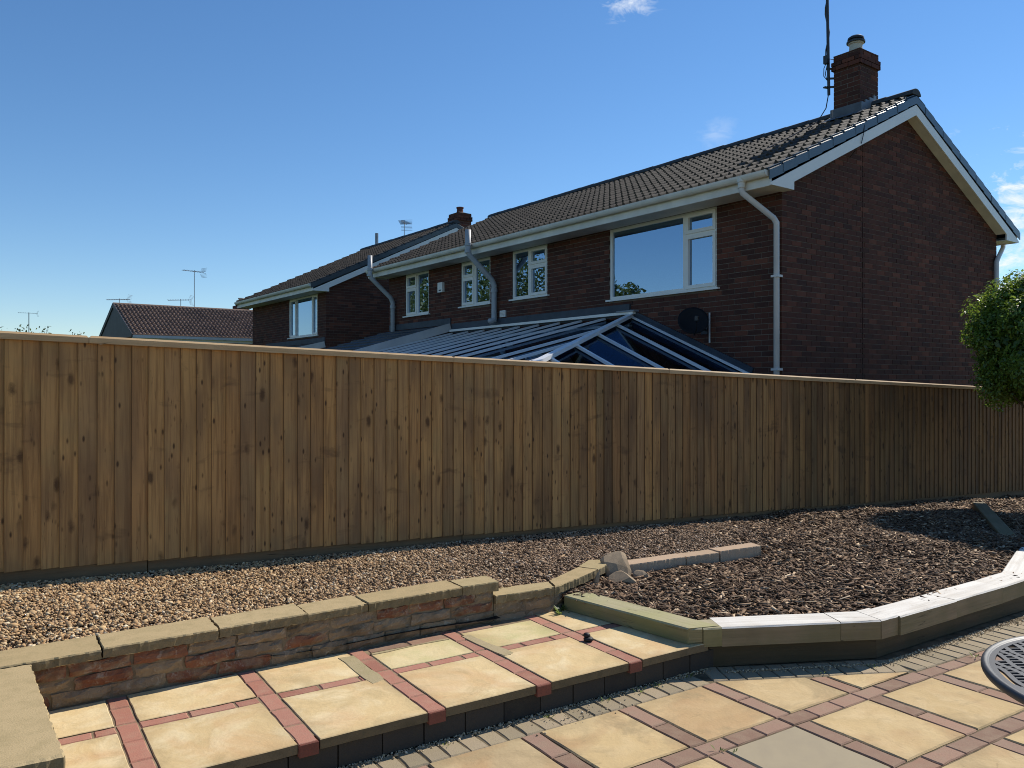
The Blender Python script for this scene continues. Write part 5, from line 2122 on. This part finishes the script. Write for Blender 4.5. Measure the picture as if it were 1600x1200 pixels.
# ------------------------------------------------------------------ neighbour's dark lean-to, and one on the second house
def lean_to(label, s0, s1, out, zt, zl, mat='felt', uo=0.0):
    t_ = thing('lean_to_extension', label, 'extension', (*hpoint(uo - out / 2, (s0 + s1) / 2), HB), HROT)
    cu, cs = -out / 2, (s0 + s1) / 2
    def Q(u, s, z):
        return (u - cu, s - cs, z - HB)
    x0, y0, _ = Q(-out + .15, s0 + .12, 0)
    x1, y1, _ = Q(-.01, s1 - .05, 0)
    MB().box(x0, x1, y0, y1, 0, zl - .12 - HB).build('wall', 'house_bricks', t_)
    ra_ = [Q(-.01, s0, zt), Q(-out, s0, zl), Q(-out, s1, zl), Q(-.01, s1, zt)]
    n_ = 9
    rf_ = MB()
    for i in range(n_):
        a, b = i / n_, (i + 1) / n_
        za, zb_ = zt + (zl - zt) * a, zt + (zl - zt) * b
        ua, ub = -.01 - (out - .01) * a, -.01 - (out - .01) * b
        p = [Q(ua, s0, za - .02), Q(ub, s0, zb_ + .012), Q(ub, s1, zb_ + .012), Q(ua, s1, za - .02), Q(ub, s0, zb_ - .03), Q(ub, s1, zb_ - .03)]
        rf_.add(p, [(0, 1, 2, 3), (1, 4, 5, 2)])
    rf_.build('roof', mat, t_)
    MB().obox(Q(-.02, s0 - .01, zt - .07), Q(-out - .02, s0 - .01, zl - .07), .03, .17).build('verge_board', 'pipe', t_)
    MB().obox(Q(-.012, s0, zt + .06), Q(-.012, s1, zt + .06), .025, .14).build('flashing', 'flashing_dark', t_)
    MB().obox(Q(-out - .05, s0, zl - .05), Q(-out - .05, s1, zl - .05), .1, .08).build('gutter', 'black_metal', t_)
    return t_


lean_to('dark low pitched lean-to roof beside the conservatory', 8.34, 11.15, 3.1, 2.90, 2.02)
lean_to('dark lean-to roof below the farther house window', 14.75, 19.5, 2.4, 2.78, 2.2, uo=-.13)

# ------------------------------------------------------------------ small fixtures on the walls
def fixture(name, label, cat, u, s, z):
    X_, Y_ = hpoint(u, s)
    return thing(name, label, cat, (X_, Y_, z), HROT)


al = fixture('alarm_box', 'small square white alarm box high on the brick wall', 'alarm box', 0, 8.71, 3.62)
MB().chamfer(-.06, -.002, -.10, .10, 0, .22, .012).build('cover', 'upvc', al)
MB().box(-.0625, -.0605, -.05, .05, .03, .055).build('sounder_slot', 'black_metal', al)
vb = fixture('wall_vent', 'small pale louvred vent beside the foot of the soil pipe', 'vent', 0, 6.38, 2.92)
MB().chamfer(-.04, -.002, -.085, .085, 0, .13, .006).build('cover', 'upvc', vb)
for k in range(4):
    MB().box(-.048, -.0405, -.07, .07, .018 + k * .026, .030 + k * .026).build('louvre', 'pipe', vb)
sd = fixture('satellite_dish', 'dark satellite dish on the brick wall above the conservatory end', 'satellite dish', 0, 1.32, 2.30)
dsh = MB()
prof = [(.02 + .20 * i / 6, .045 * (i / 6) ** 2) for i in range(7)]
back = [(r_, z_ - .008) for r_, z_ in prof[::-1]]
dsh.lathe(prof + back[:-1], 28)
q = Vector((-.62, -.62, .42)).to_track_quat('Z', 'Y').to_matrix().to_4x4()
d_o = dsh.build('reflector', 'dish', sd, smooth=True)
d_o.matrix_local = Matrix.Translation((-.28, -.02, .20)) @ q
MB().tube([(-.003, 0, .10), (-.14, 0, .10), (-.20, 0, .17), (-.27, -.01, .20)], .016, 8).build('wall_bracket', 'black_metal', sd)
MB().box(-.012, -.002, -.06, .06, .03, .17).build('mounting_plate', 'black_metal', sd)
MB().tube([(-.28, -.04, .0), (-.42, -.20, .06), (-.50, -.28, .22)], .010, 6).build('feed_arm', 'black_metal', sd)
MB().lathe([(.015, 0), (.03, .01), (.03, .07), (.02, .08)], 10, (-.505, -.285, .18)).build('receiver', 'black_metal', sd)


def aerial(label, loc, h, kind='yagi', rz=0.0, mast_r=.014, boom=.9, mat='steel', grp='television aerials on the roofs'):
    t_ = thing('television_aerial', label, 'aerial', loc, rz, grp)
    MB().tube([(0, 0, 0), (0, 0, h)], mast_r, 8).build('mast', mat, t_)
    z_ = h - .06
    MB().tube([(-boom * .55, 0, z_), (boom * .45, 0, z_ + .02)], .011, 6).build('boom', mat, t_)
    n_ = 9
    for k in range(n_):
        xk = -boom * .52 + boom * .9 * k / (n_ - 1)
        L_ = .13 + .12 * k / n_
        MB().tube([(xk, -L_, z_ + .02), (xk, L_, z_ + .02)], .006, 5).build('element', mat, t_)
    for sgn in (-1, 1):
        for k in range(4):
            zz_ = z_ + sgn * (.05 + .05 * k)
            MB().tube([(boom * .42 + .02 * k, -.22, zz_), (boom * .42 + .02 * k, .22, zz_)], .006, 5).build('reflector_rod', mat, t_)
    return t_


# mast strapped to the near chimney, running up out of the picture
X_, Y_ = hpoint(2.775, 1.065)
mt = thing('aerial_mast', 'tall dark aerial mast strapped to the near chimney', 'aerial', (X_, Y_, 6.36), HROT)
pts = [(0.0 + .012 * math.sin(k * 1.7), .010 * math.sin(k * 2.3), .30 * k) for k in range(9)]
MB().tube([(0, 0, 0), (-.02, .03, 2.4)], .024, 10).build('mast', 'black_metal', mt)
MB().tube([(.03 * math.cos(k * .9), .02 + .03 * math.sin(k * .9) + .012 * k / 10, .45 + .1 * k) for k in range(20)], .011, 6).build('cable', 'black_metal', mt)
for z_ in (.13, .27, .43):
    MB().obox((-.03, .02, z_), (.07, -.07, z_), .02, .03).build('bracket', 'black_metal', mt)
MB().obox((-.09, .03, z_ - .31), (.02, 0, z_ - .31), .05, .02).build('clamp', 'black_metal', mt)
MB().box(-.10, -.035, -.03, .04, .50, .63).build('junction_box', 'black_metal', mt)
MB().tube([(-.07, .0, .52), (-.11, .02, .42), (-.10, .03, .30), (-.04, .01, .24), (-.07, .02, .34), (-.05, 0, .48)], .007, 6).build('cable_loop', 'black_metal', mt)
MB().tube([(.0, 0, .60), (.05, -.05, .58), (.08, -.08, .61)], .006, 6).build('tie', 'black_metal', mt)
MB().tube([(0, 0, .05), (-.05, .02, -.22), (-.22, .06, -.46), (-.8, .14, -.78), (-1.6, .2, -1.18)], .009, 6).build('down_lead', 'black_metal', mt)
# head of the mast, above the picture
MB().tube([(-.6, .03, 2.32), (.5, .03, 2.34)], .012, 6).build('boom', 'steel', mt)
for k in range(8):
    xk = -.55 + .13 * k
    MB().tube([(xk, -.16, 2.33), (xk, .22, 2.33)], .006, 5).build('element', 'steel', mt)

# aerials over the far roofs
aerial('tall thin television aerial on the bungalow chimney', (7.6, 37.1, 4.6), 1.95, rz=R(20), boom=1.0)
aerial('low television aerial at the left end of the bungalow ridge', (4.7, 37.6, 4.5), .7, rz=R(-30), boom=.95)
aerial('low television aerial in the middle of the bungalow ridge', (7.1, 37.4, 4.5), .8, rz=R(-30), boom=1.0)
aerial('distant thin television aerial above the fence at far left', (2.65, 69.8, -.8), 7.7, rz=R(10), boom=1.3, mast_r=.03)
aerial('wire grid television aerial above the farther house ridge', (13.5, 28.4, 6.0), 1.85, rz=R(50), boom=.8)


# ------------------------------------------------------------------ bush, trees
def leaves(centres, radii, n, size, mat, name, shell=0.55, flat=1.0, up=0.35, seed=1):
    """leaf-sized faces through a set of overlapping clumps"""
    g_ = np.random.default_rng(seed)
    centres = np.asarray(centres, float)
    radii = np.asarray(radii, float)
    w = radii ** 2
    pick = g_.choice(len(centres), n, p=w / w.sum())
    d = g_.normal(size=(n, 3))
    d /= np.linalg.norm(d, axis=1)[:, None]
    rr = shell + (1 - shell) * g_.random(n) ** 0.6
    rr = np.where(g_.random(n) < .12, rr * 1.08, rr)
    pos = centres[pick] + d * (radii[pick] * rr)[:, None] * np.array([1, 1, flat])
    L = size * g_.uniform(.6, 1.35, n)
    nrm = d + g_.normal(0, .55, (n, 3)) + np.array([0, 0, up])
    nrm /= np.linalg.norm(nrm, axis=1)[:, None]
    t = np.cross(nrm, g_.normal(size=(n, 3)))
    t /= np.linalg.norm(t, axis=1)[:, None]
    b = np.cross(nrm, t)
    Lc = L[:, None]
    v = np.stack([pos - t * Lc * .5, pos + b * Lc * .24 + nrm * Lc * .06, pos + t * Lc * .5 - nrm * Lc * .05, pos - b * Lc * .24 + nrm * Lc * .06], 1).reshape(-1, 3)
    f = np.arange(n * 4).reshape(-1, 4)
    return npmesh(name, v, f, mat)


def limbs(m, base, centres, r0):
    top = Vector(base) + Vector((0, 0, (min(c[2] for c in centres) - base[2]) * .55))
    m.tube([base, ((base[0] + top.x) / 2 + r0 * .4, (base[1] + top.y) / 2, (base[2] + top.z) / 2), top], [r0, r0 * .85, r0 * .7], 8)
    for c in centres:
        mid = (Vector(c) + top) / 2 + Vector((random.uniform(-.1, .1), random.uniform(-.1, .1), .08)) * r0 * 5
        m.tube([top, mid, c], [r0 * .5, r0 * .3, r0 * .08], 6)


def crown_clumps(c, r, k, sub, seed, squash=1.0):
    rnd = random.Random(seed)
    cs, rs = [c], [r * .78]
    for i in range(k):
        z_ = rnd.uniform(-.75, 1)
        a = rnd.uniform(0, 6.283)
        q_ = math.sqrt(max(0, 1 - z_ * z_))
        rr = r * rnd.uniform(.62, .80)
        cs.append((c[0] + rr * q_ * math.cos(a), c[1] + rr * q_ * math.sin(a), c[2] + rr * z_ * squash))
        rs.append(r * rnd.uniform(sub * .7, sub * 1.3))
    return cs, rs


bush = thing('round_bush', 'clipped round evergreen bush leaning over the right end of the fence', 'bush', (10.85, 4.62, -0.02))
cs, rs = crown_clumps((0, 0, 2.16), 1.07, 90, .22, 4)
cs2, rs2 = crown_clumps((.5, -.75, 1.95), 1.0, 50, .23, 9)
cs3, rs3 = crown_clumps((-1.0, -.72, 1.86), .74, 45, .25, 14)
cs += cs2 + cs3
rs += rs2 + rs3
put('crown', leaves(cs, rs, 120000, .052, 'leaf_bush', 'crown', .25, 1.0, .5, 5), bush)
put('inner_shade_foliage', leaves([(0, 0, 2.16), (.5, -.75, 1.95), (-1.0, -.72, 1.86)], [.86, .8, .58], 26000, .13, 'leaf_bush', 'inner_shade_foliage', .15, 1.0, .5, 6), bush)  # larger unseen leaves added to block light and deepen the bush's shadow
tm = MB()
limbs(tm, (0, 0, 0), cs[1:9], .06)
tm.build('trunk', 'trunk', bush)


def tree(label, loc, height, r, seed, n=7000, size=.26, mat='leaf_tree', grp=None, k=26, sub=.36):
    t_ = thing('garden_tree', label, 'tree', loc, 0, grp)
    cs_, rs_ = crown_clumps((0, 0, height - r * 1.05), r, k, sub, seed, 1.15)
    put('crown', leaves(cs_, rs_, n, size, mat, 'crown', .3, 1.0, .25, seed), t_)
    m_ = MB()
    limbs(m_, (0, 0, 0), cs_[1:12], .035 * height * .6)
    m_.build('trunk', 'trunk', t_)
    return t_


# tall trees at the end of the neighbours' gardens, outside the picture: the back windows mirror them
for i, (u_, s_, hh, rr, lab) in enumerate(((-19.5, 31.0, 12.0, 4.6, 'large leafy tree mirrored in the small upper windows'),
                                          (-20.5, 38.5, 12.5, 4.8, 'tall leafy tree mirrored beside the soil pipe window'),
                                          (-20.0, 47.0, 11.5, 4.6, 'leafy tree mirrored in the window near the far downpipe'),
                                          (-20.5, 25.8, 8.3, 2.5, 'smaller tree mirrored in the corner of the wide window'))):
    X_, Y_ = hpoint(u_, s_)
    tree(lab, (X_, Y_, HB), hh, rr, 20 + i, 6500, .30)
# tips of young trees just showing over the fence at the left
tree('thin tree top showing above the fence at the far left corner', (-0.2, 35.6, HB), 4.95, 1.2, 31, 420, .13, k=14, sub=.3)
tree('feathery tree top above the fence near the distant aerial', (1.75, 34.4, HB), 4.75, 1.0, 32, 300, .12, k=12, sub=.3)
tree('small sprig of a tree top above the fence before the bungalow', (2.95, 34.3, HB), 4.52, .75, 33, 160, .11, k=10, sub=.3)
X_, Y_ = hpoint(17.5, 4.0)
tree('dark twig tree rising behind the bush at the right edge', (X_ + 3.6, Y_ - 1.2, HB), 5.4, 1.5, 35, 900, .12, k=14, sub=.3)
